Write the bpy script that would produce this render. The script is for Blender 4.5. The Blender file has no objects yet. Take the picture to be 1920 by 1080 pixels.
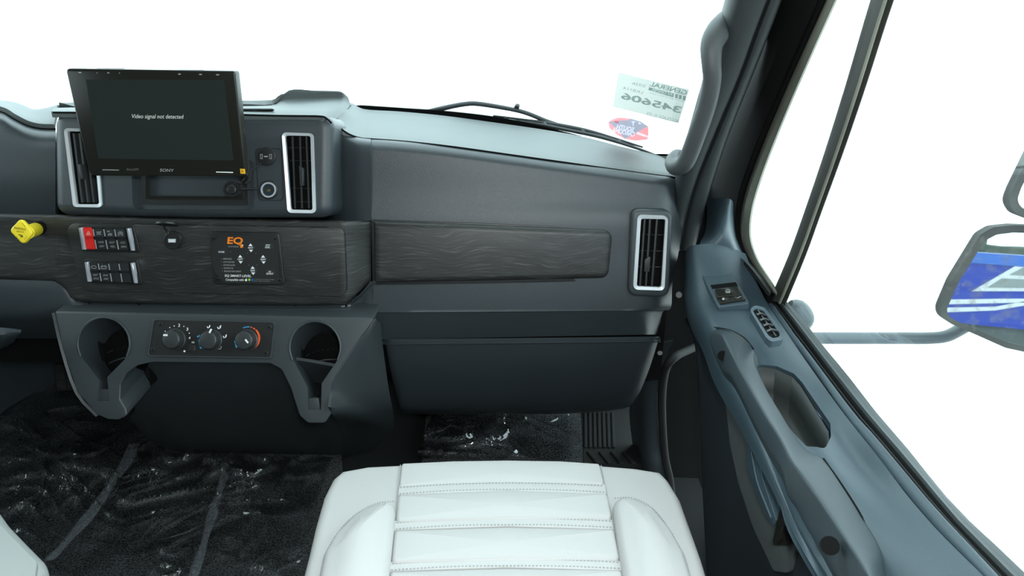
import bpy, bmesh, math, random
import numpy as np
from mathutils import Vector, Matrix, noise

random.seed(7)
SC = bpy.context.scene
COL = SC.collection
# ------------------------------------------------------------------ camera
W, H, F = 1920.0, 1080.0, 1300.0
EYE = np.array((0.0, 0.0, 1.0))
PITCH, YAW, ROLL = math.radians(19.17), math.radians(1.8), math.radians(0.8)
cp, sp, cy, sy = math.cos(PITCH), math.sin(PITCH), math.cos(YAW), math.sin(YAW)
FWD = np.array((-sy*cp, cy*cp, -sp))
_r0 = np.array((cy, sy, 0.0)); _u0 = np.cross(_r0, FWD)
RGT = _r0*math.cos(ROLL) + _u0*math.sin(ROLL)
UPV = _u0*math.cos(ROLL) - _r0*math.sin(ROLL)
cam = bpy.data.cameras.new('camera'); camo = bpy.data.objects.new('camera', cam); COL.objects.link(camo)
cam.sensor_width = 36.0; cam.lens = F/W*36.0; cam.clip_start = 0.02; cam.clip_end = 500
M = Matrix(((RGT[0], UPV[0], -FWD[0], EYE[0]), (RGT[1], UPV[1], -FWD[1], EYE[1]), (RGT[2], UPV[2], -FWD[2], EYE[2]), (0, 0, 0, 1)))
camo.matrix_world = M
SC.camera = camo
# ------------------------------------------------------------------ light and exposure
world = bpy.data.worlds.new('overcast_sky'); SC.world = world; world.use_nodes = True
bg = world.node_tree.nodes['Background']
bg.inputs['Color'].default_value = (0.76, 0.95, 1.0, 1); bg.inputs['Strength'].default_value = 4.6
flash = bpy.data.lights.new('camera_flash', 'POINT'); flasho = bpy.data.objects.new('camera_flash', flash); COL.objects.link(flasho)
flash.energy = 31; flash.shadow_soft_size = 0.03; flash.color = (0.93, 0.99, 1.0)
flasho.location = (0.04, -0.03, 1.07)
SC.view_settings.view_transform = 'Standard'; SC.view_settings.look = 'None'
SC.view_settings.exposure = 0.0; SC.view_settings.gamma = 1.0; SC.view_settings.use_curve_mapping = False

# ------------------------------------------------------------------ measuring helpers: turn a sight line into a point of a real surface
def ray(px, py): return FWD + RGT*((px-W/2)/F) + UPV*((H/2-py)/F)
def P(px, py, Y): d = ray(px, py); return EYE + d*(Y/d[1])
def PX(px, py, X): d = ray(px, py); return EYE + d*(X/d[0])
def PZ(px, py, Z): d = ray(px, py); return EYE + d*((Z-EYE[2])/d[2])
class Plane:
    def __init__(s, a, b, c):
        s.o = np.array(a, float); n = np.cross(np.array(b)-s.o, np.array(c)-s.o); n = n/np.linalg.norm(n)
        if n @ (EYE-s.o) < 0: n = -n
        s.n = n
    def at(s, px, py, h=0.0):
        d = ray(px, py); o = s.o + s.n*h
        return EYE + d*(((o-EYE) @ s.n)/(d @ s.n))
    def lift(s, px, py, h):            # point on the plane, then raised along its normal
        return s.at(px, py) + s.n*h

# ------------------------------------------------------------------ object helpers
def new_obj(name, me, parent=None):
    o = bpy.data.objects.new(name, me); COL.objects.link(o)
    if parent is not None:
        o.parent = parent
        o.matrix_parent_inverse = parent.matrix_basis.inverted()
    return o
def set_props(o, label=None, cat=None, group=None, kind=None):
    if label: o['label'] = label
    if cat: o['category'] = cat
    if group: o['group'] = group
    if kind: o['kind'] = kind
    return o
def thing(name, label, cat, loc=(0, 0, 0), group=None, kind=None):
    o = bpy.data.objects.new(name, None); COL.objects.link(o); o.location = Vector(loc)
    o.empty_display_size = 0.05
    set_props(o, label, cat, group, kind)
    return o
def finish(name, bm, mat, parent=None, smooth=40, recalc=True):
    if recalc: bmesh.ops.recalc_face_normals(bm, faces=bm.faces)
    me = bpy.data.meshes.new(name); bm.to_mesh(me); bm.free()
    mats = mat if isinstance(mat, (list, tuple)) else [mat]
    for m in mats: me.materials.append(m)
    if smooth:
        for p in me.polygons: p.use_smooth = True
        me.set_sharp_from_angle(angle=math.radians(smooth))
    return new_obj(name, me, parent)
def apply_mods(o):
    dg = bpy.context.evaluated_depsgraph_get(); dg.update()
    me = bpy.data.meshes.new_from_object(o.evaluated_get(dg))
    o.modifiers.clear(); old = o.data; o.data = me; me.name = o.name
    return o
def catmull(A, sub):
    A = np.asarray(A, float); n = len(A)
    if n < 2 or sub <= 1: return A
    out = []
    for i in range(n-1):
        p1, p2 = A[i], A[i+1]
        p0 = A[i-1] if i > 0 else 2*p1-p2
        p3 = A[i+2] if i+2 < n else 2*p2-p1
        for k in range(sub):
            t = k/sub
            out.append(0.5*((2*p1)+(-p0+p2)*t+(2*p0-5*p1+4*p2-p3)*t*t+(-p0+3*p1-3*p2+p3)*t**3))
    out.append(A[-1]); return np.array(out)
def patch(name, rows, mat, parent=None, nu=4, nv=4, thick=0.006, smooth=50, up=None):
    G = np.array(rows, float)
    G = catmull(G, nv); G = np.swapaxes(catmull(np.swapaxes(G, 0, 1), nu), 0, 1)
    r, c = G.shape[:2]
    vs = [tuple(v) for v in G.reshape(-1, 3)]
    fs = [(i*c+j, i*c+j+1, (i+1)*c+j+1, (i+1)*c+j) for i in range(r-1) for j in range(c-1)]
    a = np.cross(G[1:, :-1]-G[:-1, :-1], G[:-1, 1:]-G[:-1, :-1])
    view = (np.array(up) if up is not None else EYE-G[:-1, :-1])
    if (a*view).sum() > 0: fs = [f[::-1] for f in fs]
    me = bpy.data.meshes.new(name); me.from_pydata(vs, [], fs); me.update()
    me.materials.append(mat)
    o = new_obj(name, me, parent)
    if thick:
        m = o.modifiers.new('s', 'SOLIDIFY'); m.thickness = thick; m.offset = -1
        apply_mods(o)
    for p in o.data.polygons: p.use_smooth = True
    o.data.set_sharp_from_angle(angle=math.radians(smooth))
    return o
def arcs(pts, r, seg=5):
    """round the corners of a pixel polygon"""
    out = []; n = len(pts)
    rs = r if isinstance(r, (list, tuple)) else [r]*n
    for i in range(n):
        a, b, c = (np.array(pts[(i+k) % n], float) for k in (-1, 0, 1))
        rr = rs[i]
        if rr <= 0: out.append(tuple(b)); continue
        u, v = a-b, c-b; lu, lv = np.linalg.norm(u), np.linalg.norm(v); u /= lu; v /= lv
        ang = math.acos(max(-1, min(1, u @ v)))
        t = min(rr/math.tan(ang/2), lu*.48, lv*.48)
        p0, p2 = b+u*t, b+v*t; rr = t*math.tan(ang/2)
        w = u+v; lw = np.linalg.norm(w)
        if lw < 1e-4: out.append(tuple(b)); continue
        c_ = b+w/lw*(rr/math.sin(ang/2)); d0, d2 = p0-c_, p2-c_
        th = math.acos(max(-1, min(1, (d0 @ d2)/max(rr*rr, 1e-9))))
        for k in range(seg+1):
            s = k/seg
            out.append(tuple(c_+(d0*math.sin((1-s)*th)+d2*math.sin(s*th))/math.sin(th)) if th > 1e-4 else tuple(b))
    return out
def plate(name, px, pl, thick, mat, parent=None, bevel=0.0, seg=3, h=0.0, smooth=40, pts=None, vec=None):
    """solid plate: outline seen at px on plane pl, front raised by h, thick behind it"""
    bm = bmesh.new()
    F0 = pts if pts is not None else [pl.at(x, y, h) for x, y in px]
    back = (-pl.n*thick) if vec is None else np.array(vec, float)
    f = [bm.verts.new(p) for p in F0]; b = [bm.verts.new(p+back) for p in F0]
    n = len(f)
    top = bm.faces.new(f); bm.faces.new(b[::-1])
    for i in range(n): bm.faces.new((f[i], b[i], b[(i+1) % n], f[(i+1) % n]))
    bmesh.ops.recalc_face_normals(bm, faces=bm.faces)
    if bevel:
        bmesh.ops.bevel(bm, geom=list(top.edges), offset=bevel, segments=seg, profile=0.5, affect='EDGES', clamp_overlap=True)
    return finish(name, bm, mat, parent, smooth)
def soft(name, px, pl, thick, mat, parent=None, r=.01, seg=5, h=0.0, smooth=50, crown=0.0):
    """plate with a round shoulder of radius r running round its front"""
    q = [pl.at(x, y, h) for x, y in px]; n = len(q)
    e1 = q[1]-q[0]; e1 = e1/np.linalg.norm(e1); e2 = np.cross(pl.n, e1); o = q[0]
    p = np.array([((v-o) @ e1, (v-o) @ e2) for v in q])
    area = sum(p[i][0]*p[(i+1) % n][1]-p[(i+1) % n][0]*p[i][1] for i in range(n))
    sg = 1 if area > 0 else -1
    off = []
    for i in range(n):
        a = p[i]-p[i-1]; b = p[(i+1) % n]-p[i]; a /= max(np.linalg.norm(a), 1e-9); b /= max(np.linalg.norm(b), 1e-9)
        na, nb = np.array((-a[1], a[0]))*sg, np.array((-b[1], b[0]))*sg; m = na+nb; m /= max(np.linalg.norm(m), 1e-9)
        off.append(m/max(m @ na, .45))
    off = np.array(off); layers = [(0.0, -thick)]+[(r*(1-math.cos(k*math.pi/2/seg)), -r+r*math.sin(k*math.pi/2/seg)) for k in range(seg+1)]
    bm = bmesh.new(); R_ = []
    for d, z in layers: R_.append([bm.verts.new(o+e1*x+e2*y+pl.n*z) for x, y in p+off*d])
    for a_, b_ in zip(R_, R_[1:]):
        for k in range(n): bm.faces.new((a_[k], a_[(k+1) % n], b_[(k+1) % n], b_[k]))
    if crown:
        c = np.mean(p+off*layers[-1][0], axis=0)
        for f_, z in ((.75, .45), (.45, .8), (.15, 1.0)):
            R_.append([bm.verts.new(o+e1*x+e2*y+pl.n*crown*z) for x, y in c+(p+off*layers[-1][0]-c)*f_])
            for k in range(n): bm.faces.new((R_[-2][k], R_[-2][(k+1) % n], R_[-1][(k+1) % n], R_[-1][k]))
    bm.faces.new(R_[-1]); bm.faces.new(R_[0][::-1])
    return finish(name, bm, mat, parent, smooth)
def ring(name, outer, inner, pl, thick, mat, parent=None, h=0.0, hin=None, smooth=40):
    """frame between two outlines with equal point counts"""
    bm = bmesh.new(); n = len(outer); hin = h if hin is None else hin
    A = [bm.verts.new(pl.at(x, y, h)) for x, y in outer]; B = [bm.verts.new(pl.at(x, y, hin)) for x, y in inner]
    A2 = [bm.verts.new(np.array(v.co)-pl.n*thick) for v in A]; B2 = [bm.verts.new(np.array(v.co)-pl.n*thick) for v in B]
    for i in range(n):
        j = (i+1) % n
        bm.faces.new((A[i], A[j], B[j], B[i])); bm.faces.new((B2[i], B2[j], A2[j], A2[i]))
        bm.faces.new((A2[i], A2[j], A[j], A[i])); bm.faces.new((B[i], B[j], B2[j], B2[i]))
    return finish(name, bm, mat, parent, smooth)
def cut(o, px, pl, front, back, vec=None):
    """open a hole through o: prism of the outline from `front` above the plane to `back` below it"""
    bm = bmesh.new()
    q = [pl.at(x, y) for x, y in px]
    v = pl.n if vec is None else -np.array(vec, float)/np.linalg.norm(vec)
    f = [bm.verts.new(p+v*front) for p in q]; b = [bm.verts.new(p-v*back) for p in q]; n = len(f)
    bm.faces.new(f); bm.faces.new(b[::-1])
    for i in range(n): bm.faces.new((f[i], b[i], b[(i+1) % n], f[(i+1) % n]))
    bmesh.ops.recalc_face_normals(bm, faces=bm.faces)
    me = bpy.data.meshes.new('cutter'); bm.to_mesh(me); bm.free()
    c = bpy.data.objects.new('cutter', me); COL.objects.link(c)
    m = o.modifiers.new('b', 'BOOLEAN'); m.operation = 'DIFFERENCE'; m.object = c; m.solver = 'EXACT'
    apply_mods(o); bpy.data.objects.remove(c)
    for p in o.data.polygons: p.use_smooth = True
    o.data.set_sharp_from_angle(angle=math.radians(35))
    return o
def box(bm, lo, hi):
    r = bmesh.ops.create_cube(bm, size=1.0)
    for v in r['verts']: v.co = Vector([lo[k]+(v.co[k]+.5)*(hi[k]-lo[k]) for k in range(3)])
    return r['verts']
def box_obj(name, lo, hi, mat, parent=None, bevel=0.0):
    bm = bmesh.new(); box(bm, lo, hi)
    if bevel: bmesh.ops.bevel(bm, geom=list(bm.edges), offset=bevel, segments=2, affect='EDGES')
    return finish(name, bm, mat, parent)
def tube_bm(bm, pts, rad, seg=12, sub=4, caps=True, flat=1.0):
    pts = catmull(np.array(pts, float), sub); n = len(pts)
    rads = catmull(np.array([[r] for r in (rad if isinstance(rad, (list, tuple)) else [rad]*((n-1)//sub+1))], float), sub)[:, 0]
    ringsv = []; prev = None
    for i in range(n):
        t = pts[min(i+1, n-1)]-pts[max(i-1, 0)]; t = t/np.linalg.norm(t)
        if prev is None:
            a = np.array((0, 0, 1.0)) if abs(t[2]) < .9 else np.array((1.0, 0, 0)); u = np.cross(t, a)
        else: u = prev - t*(prev @ t)
        u /= np.linalg.norm(u); prev = u; w = np.cross(t, u)
        ringsv.append([bm.verts.new(pts[i]+rads[i]*(u*math.cos(k*2*math.pi/seg)+w*flat*math.sin(k*2*math.pi/seg))) for k in range(seg)])
    for i in range(n-1):
        for k in range(seg):
            l = (k+1) % seg
            bm.faces.new((ringsv[i][k], ringsv[i][l], ringsv[i+1][l], ringsv[i+1][k]))
    if caps: bm.faces.new(ringsv[0][::-1]); bm.faces.new(ringsv[-1])
def tube(name, pts, rad, mat, parent=None, seg=12, sub=4, flat=1.0):
    bm = bmesh.new(); tube_bm(bm, pts, rad, seg, sub, True, flat); return finish(name, bm, mat, parent, 50)
def circ(cx, cy_, r, n=20, ry=None, rot=0):
    ry = r if ry is None else ry
    return [(cx+r*math.cos(2*math.pi*k/n)*math.cos(rot)-ry*math.sin(2*math.pi*k/n)*math.sin(rot),
             cy_+r*math.cos(2*math.pi*k/n)*math.sin(rot)+ry*math.sin(2*math.pi*k/n)*math.cos(rot)) for k in range(n)]
# flat print: a collector for letters and symbols lying on a plane
class Print:
    def __init__(s): s.bm = bmesh.new(); s.mats = []
    def mi(s, m):
        if m not in s.mats: s.mats.append(m)
        return s.mats.index(m)
    def poly(s, px, pl, m, h=0.0006):
        f = s.bm.faces.new([s.bm.verts.new(pl.at(x, y, h)) for x, y in px]); f.material_index = s.mi(m)
        f.normal_update()
        if np.array(f.normal) @ pl.n < 0: f.normal_flip()
    def text(s, txt, pl, cx, cy_, w, hgt, m, ang=0.0, skew=0.0, h=0.0006, bold=0.0, mirror=False):
        """text stretched to w x hgt pixels round (cx, cy); ang = clockwise degrees, skew = px right per px down"""
        c = bpy.data.curves.new('t', 'FONT'); c.body = txt; c.align_x = 'CENTER'; c.offset = bold; c.resolution_u = 3
        c.space_line = 0.9
        o = bpy.data.objects.new('t', c); COL.objects.link(o)
        dg = bpy.context.evaluated_depsgraph_get(); dg.update()
        me = bpy.data.meshes.new_from_object(o.evaluated_get(dg))
        V = np.array([v.co[:2] for v in me.vertices]); lo, hi = V.min(0), V.max(0)
        V = (V-(lo+hi)/2)/np.maximum(hi-lo, 1e-6)
        a = math.radians(ang); vs = []
        for x, y in V:
            X = x*w*(-1 if mirror else 1); Y = -y*hgt
            X += skew*Y
            vs.append(s.bm.verts.new(pl.at(cx+X*math.cos(a)-Y*math.sin(a), cy_+X*math.sin(a)+Y*math.cos(a), h)))
        for p in me.polygons:
            try:
                f = s.bm.faces.new([vs[i] for i in p.vertices]); f.material_index = s.mi(m); f.normal_update()
                if np.array(f.normal) @ pl.n < 0: f.normal_flip()
            except ValueError: pass
        bpy.data.objects.remove(o); bpy.data.curves.remove(c); bpy.data.meshes.remove(me)
    def build(s, name, parent):
        return set_props(finish(name, s.bm, s.mats, parent, 0, recalc=False), None, None, None, 'stuff')

# ------------------------------------------------------------------ materials
def mat(name, col, rough=0.5, metal=0.0, bump=0.0, scale=900.0, spec=0.5, var=0.0, emit=None, sheen=0.0):
    m = bpy.data.materials.new(name); m.use_nodes = True; nt = m.node_tree; b = nt.nodes['Principled BSDF']
    b.inputs['Base Color'].default_value = (*col, 1); b.inputs['Roughness'].default_value = rough
    b.inputs['Metallic'].default_value = metal; b.inputs['Specular IOR Level'].default_value = spec
    if sheen: b.inputs['Sheen Weight'].default_value = sheen
    if emit: b.inputs['Emission Color'].default_value = (*col, 1); b.inputs['Emission Strength'].default_value = emit
    if bump or var:
        tc = nt.nodes.new('ShaderNodeTexCoord'); no = nt.nodes.new('ShaderNodeTexNoise')
        no.inputs['Scale'].default_value = scale; no.inputs['Detail'].default_value = 2
        nt.links.new(tc.outputs['Object'], no.inputs['Vector'])
        if bump:
            bp = nt.nodes.new('ShaderNodeBump'); bp.inputs['Strength'].default_value = bump; bp.inputs['Distance'].default_value = 0.0006
            nt.links.new(no.outputs['Fac'], bp.inputs['Height']); nt.links.new(bp.outputs['Normal'], b.inputs['Normal'])
        if var:
            n2 = nt.nodes.new('ShaderNodeTexNoise'); n2.inputs['Scale'].default_value = 9; n2.inputs['Detail'].default_value = 6
            nt.links.new(tc.outputs['Object'], n2.inputs['Vector'])
            r = nt.nodes.new('ShaderNodeValToRGB'); r.color_ramp.elements[0].position = .3; r.color_ramp.elements[1].position = .75
            r.color_ramp.elements[0].color = (*[c*(1-var) for c in col], 1); r.color_ramp.elements[1].color = (*[min(1, c*(1+var)) for c in col], 1)
            nt.links.new(n2.outputs['Fac'], r.inputs['Fac']); nt.links.new(r.outputs['Color'], b.inputs['Base Color'])
    return m
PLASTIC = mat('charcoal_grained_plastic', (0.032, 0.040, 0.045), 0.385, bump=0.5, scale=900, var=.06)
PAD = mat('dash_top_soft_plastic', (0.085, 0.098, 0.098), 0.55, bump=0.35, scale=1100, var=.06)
DOORP = mat('door_grained_plastic', (0.038, 0.061, 0.076), 0.44, bump=0.4, scale=900, var=.05)
CONSOLE = mat('console_smooth_plastic', (0.033, 0.040, 0.044), 0.45, bump=0.15, scale=1300)
BLACK = mat('black_plastic', (0.012, 0.012, 0.012), 0.42)
MATT = mat('matt_black', (0.006, 0.006, 0.006), 0.85, spec=0.08)
RUBBER = mat('black_rubber', (0.017, 0.018, 0.018), 0.7, bump=.3, scale=500, spec=0.25)
SATIN = mat('satin_silver', (0.55, 0.58, 0.60), 0.38, metal=0.2)
CHROME = mat('bright_chrome', (0.78, 0.80, 0.86), 0.18, metal=0.55)
STEEL = mat('bracket_steel', (0.35, 0.42, 0.45), 0.35, metal=0.8)
GLOSS = mat('screen_black', (0.014, 0.014, 0.011), 0.22, spec=0.35)
DISPLAY = mat('screen_dark_display', (0.016, 0.021, 0.019), 0.22, spec=0.35, emit=.2)
WHITE = mat('white_print', (0.78, 0.78, 0.78), 0.6)
GREY = mat('grey_print', (0.32, 0.32, 0.32), 0.6)
DIM = mat('dim_print', (0.14, 0.14, 0.14), 0.6)
LIT = mat('lit_screen_text', (0.42, 0.42, 0.40), 0.6, emit=0.55)
ORANGE = mat('orange_print', (0.85, 0.22, 0.01), 0.5)
REDOR = mat('red_orange_print', (0.75, 0.10, 0.02), 0.5)
CYAN = mat('light_blue_print', (0.05, 0.42, 0.75), 0.5)
GREEN = mat('green_print', (0.22, 0.52, 0.02), 0.5)
BLUEP = mat('blue_print', (0.01, 0.11, 0.5), 0.5)
RED = mat('red_rocker_plastic', (0.78, 0.025, 0.02), 0.4)
YELLOW = mat('yellow_plastic', (0.80, 0.62, 0.02), 0.42)
DARKY = mat('dark_olive_print', (0.07, 0.055, 0.005), 0.6)
STICKY = mat('yellow_sticker', (0.85, 0.45, 0.01), 0.5)
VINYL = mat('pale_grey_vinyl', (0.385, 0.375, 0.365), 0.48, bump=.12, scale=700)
VINYL_SHADED = mat('shaded_pale_vinyl', (0.27, 0.28, 0.272), 0.5, bump=.12, scale=700)  # the pale vinyl again, darkened for the dimmer light on the driver seat
THREAD = mat('grey_thread', (0.27, 0.275, 0.27), 0.7)
SEAM = mat('seam_shadow_thread', (0.30, 0.30, 0.28), 0.8)
DUSTY = mat('dusty_rubber', (0.17, 0.175, 0.14), 0.75, bump=.6, scale=260, var=.25)
BARM = mat('division_bar_rubber', (0.034, 0.034, 0.028), 0.6, bump=.3, scale=300, var=.2)
HANDLE = mat('handle_rubber', (0.052, 0.058, 0.060), 0.55, bump=.2, scale=800)
LINER = mat('pale_headliner', (0.55, 0.55, 0.52), 0.9)
GROUND = mat('pale_concrete', (0.72, 0.70, 0.66), 0.9, var=.10)
def wood():
    m = bpy.data.materials.new('dark_ash_wood_film'); m.use_nodes = True; nt = m.node_tree; L = nt.links; b = nt.nodes['Principled BSDF']
    N = nt.nodes.new
    tc = N('ShaderNodeTexCoord'); sep = N('ShaderNodeSeparateXYZ'); L.new(tc.outputs['Object'], sep.inputs[0])
    big = N('ShaderNodeTexNoise'); big.inputs['Scale'].default_value = 7.5; big.inputs['Detail'].default_value = 2.5; L.new(tc.outputs['Object'], big.inputs['Vector'])
    def math_(op, a, b_):
        n = N('ShaderNodeMath'); n.operation = op
        for i, v in ((0, a), (1, b_)):
            if isinstance(v, (int, float)): n.inputs[i].default_value = v
            else: L.new(v, n.inputs[i])
        return n.outputs[0]
    z = math_('ADD', math_('MULTIPLY', sep.outputs['Z'], 520.0), math_('MULTIPLY', big.outputs['Fac'], 30.0))
    x = math_('MULTIPLY', sep.outputs['X'], 16.0)
    cb = N('ShaderNodeCombineXYZ'); L.new(x, cb.inputs[0]); L.new(z, cb.inputs[2])
    fine = N('ShaderNodeTexNoise'); fine.inputs['Scale'].default_value = 1.0; fine.inputs['Detail'].default_value = 6; fine.inputs['Roughness'].default_value = .62; L.new(cb.outputs[0], fine.inputs['Vector'])
    r = N('ShaderNodeValToRGB'); e = r.color_ramp.elements
    e[0].position = .36; e[0].color = (0.014, 0.0142, 0.0136, 1); e[1].position = .72; e[1].color = (0.115, 0.115, 0.112, 1)
    k = e.new(.56); k.color = (0.026, 0.0265, 0.025, 1)
    L.new(fine.outputs['Fac'], r.inputs['Fac']); L.new(r.outputs['Color'], b.inputs['Base Color'])
    b.inputs['Roughness'].default_value = .45
    bp = N('ShaderNodeBump'); bp.inputs['Strength'].default_value = .12; bp.inputs['Distance'].default_value = .0004
    L.new(fine.outputs['Fac'], bp.inputs['Height']); L.new(bp.outputs['Normal'], b.inputs['Normal'])
    return m
WOOD = wood()
def glass(name, tint, refl=0.5, dirt=0.0, dirtscale=60):
    m = bpy.data.materials.new(name); m.use_nodes = True; nt = m.node_tree; L = nt.links
    nt.nodes.remove(nt.nodes['Principled BSDF']); out = nt.nodes['Material Output']
    tr = nt.nodes.new('ShaderNodeBsdfTransparent'); tr.inputs['Color'].default_value = (*tint, 1)
    gl = nt.nodes.new('ShaderNodeBsdfGlossy'); gl.inputs['Roughness'].default_value = .02
    fr = nt.nodes.new('ShaderNodeFresnel'); fr.inputs['IOR'].default_value = 1.35
    mu = nt.nodes.new('ShaderNodeMath'); mu.operation = 'MULTIPLY'; mu.inputs[1].default_value = refl; L.new(fr.outputs[0], mu.inputs[0])
    mx = nt.nodes.new('ShaderNodeMixShader'); L.new(mu.outputs[0], mx.inputs[0]); L.new(tr.outputs[0], mx.inputs[1]); L.new(gl.outputs[0], mx.inputs[2])
    last = mx
    if dirt:
        tc = nt.nodes.new('ShaderNodeTexCoord'); no = nt.nodes.new('ShaderNodeTexNoise'); no.inputs['Scale'].default_value = dirtscale; no.inputs['Detail'].default_value = 5
        L.new(tc.outputs['Object'], no.inputs['Vector'])
        rp = nt.nodes.new('ShaderNodeValToRGB'); rp.color_ramp.elements[0].position = .62; rp.color_ramp.elements[1].position = .8
        rp.color_ramp.elements[1].color = (dirt, dirt, dirt, 1); L.new(no.outputs['Fac'], rp.inputs['Fac'])
        df = nt.nodes.new('ShaderNodeBsdfTranslucent'); df.inputs['Color'].default_value = (.6, .58, .5, 1)
        m2 = nt.nodes.new('ShaderNodeMixShader'); L.new(rp.outputs['Color'], m2.inputs[0]); L.new(mx.outputs[0], m2.inputs[1]); L.new(df.outputs[0], m2.inputs[2]); last = m2
    L.new(last.outputs[0], out.inputs[0])
    return m
GLASS = glass('clear_window_glass', (0.93, 0.97, 0.96))
DOORGLASS = glass('dusty_window_glass', (0.97, 0.99, 0.98), dirt=.05)
def film():
    m = glass('clear_wrinkled_film', (0.90, 0.92, 0.94), refl=3.2); nt = m.node_tree; L = nt.links; out = nt.nodes['Material Output']
    prev = out.inputs[0].links[0].from_socket
    d = nt.nodes.new('ShaderNodeBsdfDiffuse'); d.inputs['Color'].default_value = (.55, .60, .64, 1)
    tc = nt.nodes.new('ShaderNodeTexCoord'); no = nt.nodes.new('ShaderNodeTexNoise'); no.inputs['Scale'].default_value = 14; no.inputs['Detail'].default_value = 8; no.inputs['Roughness'].default_value = .75
    L.new(tc.outputs['Object'], no.inputs['Vector']); r = nt.nodes.new('ShaderNodeValToRGB'); r.color_ramp.elements[0].position = .45; r.color_ramp.elements[0].color = (.01, .01, .01, 1)
    r.color_ramp.elements[1].position = .8; r.color_ramp.elements[1].color = (.10, .10, .10, 1); L.new(no.outputs['Fac'], r.inputs['Fac'])
    mx = nt.nodes.new('ShaderNodeMixShader'); L.new(r.outputs['Color'], mx.inputs[0]); L.new(prev, mx.inputs[1]); L.new(d.outputs[0], mx.inputs[2]); L.new(mx.outputs[0], out.inputs[0])
    return m
FILM = film()
def sheet(name, col, trans, op=1.0):
    """thin paper or vinyl on glass: light comes through it"""
    m = bpy.data.materials.new(name); m.use_nodes = True; nt = m.node_tree; L = nt.links
    nt.nodes.remove(nt.nodes['Principled BSDF']); out = nt.nodes['Material Output']
    d = nt.nodes.new('ShaderNodeBsdfDiffuse'); d.inputs['Color'].default_value = (*col, 1)
    t = nt.nodes.new('ShaderNodeBsdfTranslucent'); t.inputs['Color'].default_value = (*trans, 1)
    a = nt.nodes.new('ShaderNodeAddShader'); L.new(d.outputs[0], a.inputs[0]); L.new(t.outputs[0], a.inputs[1])
    last = a
    if op < 1:
        tr = nt.nodes.new('ShaderNodeBsdfTransparent'); mx = nt.nodes.new('ShaderNodeMixShader'); mx.inputs[0].default_value = op
        L.new(tr.outputs[0], mx.inputs[1]); L.new(a.outputs[0], mx.inputs[2]); last = mx
    L.new(last.outputs[0], out.inputs[0]); return m
def carpet():
    m = mat('black_carpet', (0.012, 0.013, 0.014), .95, spec=0.15); nt = m.node_tree; b = nt.nodes['Principled BSDF']; L = nt.links
    tc = nt.nodes.new('ShaderNodeTexCoord'); n = nt.nodes.new('ShaderNodeTexNoise'); n.inputs['Scale'].default_value = 260; n.inputs['Detail'].default_value = 6
    L.new(tc.outputs['Object'], n.inputs['Vector'])
    r = nt.nodes.new('ShaderNodeValToRGB'); r.color_ramp.elements[0].position = .35; r.color_ramp.elements[1].position = .75
    r.color_ramp.elements[0].color = (.014, .015, .016, 1); r.color_ramp.elements[1].color = (.15, .155, .155, 1)
    L.new(n.outputs['Fac'], r.inputs['Fac']); L.new(r.outputs['Color'], b.inputs['Base Color'])
    bp = nt.nodes.new('ShaderNodeBump'); bp.inputs['Strength'].default_value = .8; bp.inputs['Distance'].default_value = .004
    L.new(n.outputs['Fac'], bp.inputs['Height']); L.new(bp.outputs['Normal'], b.inputs['Normal']); return m
CARPET = carpet()

# ================================================================== the setting
def struct(o, label=None, cat=None): return set_props(o, label, cat, None, 'structure')
struct(box_obj('ground', (-40, -40, -1.25), (40, 40, -1.2), GROUND), 'pale concrete ground outside the windows', 'ground')
struct(box_obj('floor', (-1.45, -2.5, -0.04), (0.42, 1.95, 0.0), RUBBER), 'dark rubber covered cab floor', 'floor')
struct(box_obj('ceiling', (-1.45, -2.5, 1.75), (0.46, 1.18, 1.80), LINER), 'pale cab ceiling', 'ceiling')
struct(box_obj('wall_front', (-1.45, 1.95, -0.04), (0.42, 1.99, 0.72), MATT), 'dark firewall behind the dashboard', 'wall')
struct(box_obj('wall_back', (-1.45, -2.54, -0.04), (0.46, -2.5, 1.80), LINER), 'pale wall at the back of the cab', 'wall')
bm = bmesh.new()
for lo, hi in (((-1.49, -2.5, -.04), (-1.45, 1.95, .55)), ((-1.49, -2.5, 1.2), (-1.45, 1.2, 1.8)), ((-1.49, -2.5, .55), (-1.45, .35, 1.2)), ((-1.49, .3, .55), (-1.45, 1.95, .78))): box(bm, lo, hi)
struct(finish('wall_left', bm, PLASTIC), 'pale wall on the driver side with a window opening', 'wall')
bm = bmesh.new()
for lo, hi in (((.46, -2.5, -.04), (.50, -.25, 1.8)), ((.46, -.25, 1.35), (.50, 1.1, 1.8))): box(bm, lo, hi)
struct(finish('wall_right', bm, PLASTIC), 'wall behind and above the passenger door', 'wall')

# ================================================================== dashboard
PB = Plane(P(100, 405, 1.165), P(620, 408, 1.165), P(360, 215, 1.195))          # face of the centre bezel
PC = Plane(P(0, 405, 1.182), P(640, 414, 1.180), P(300, 560, 1.170))            # wood trim in the middle
PP = Plane(P(700, 414, 1.219), P(1150, 430, 1.250), P(900, 528, 1.222))         # passenger wood trim
dash = thing('dashboard', 'long charcoal dashboard with dark wood trim under the windshield', 'dashboard', P(640, 600, 1.5))
seam = [(629, 224, 1.262), (640, 240, 1.25), (656, 251, 1.25), (676, 257.5, 1.26), (697, 259.5, 1.27), (760, 264, 1.275), (850, 274, 1.275), (950, 288, 1.28), (1050, 302, 1.285),
        (1150, 316, 1.295), (1215, 325, 1.30), (1262, 331, 1.31), (1281, 335, 1.335)]
back = [(645, 196, 1.50), (655, 193, 1.60), (664, 195, 1.62), (672, 201, 1.62), (690, 206, 1.62), (750, 209.5, 1.62), (830, 217, 1.61), (920, 229, 1.59), (1010, 242, 1.56),
        (1090, 256, 1.53), (1160, 274, 1.50), (1225, 290, 1.47), (1252, 301, 1.45)]
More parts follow.
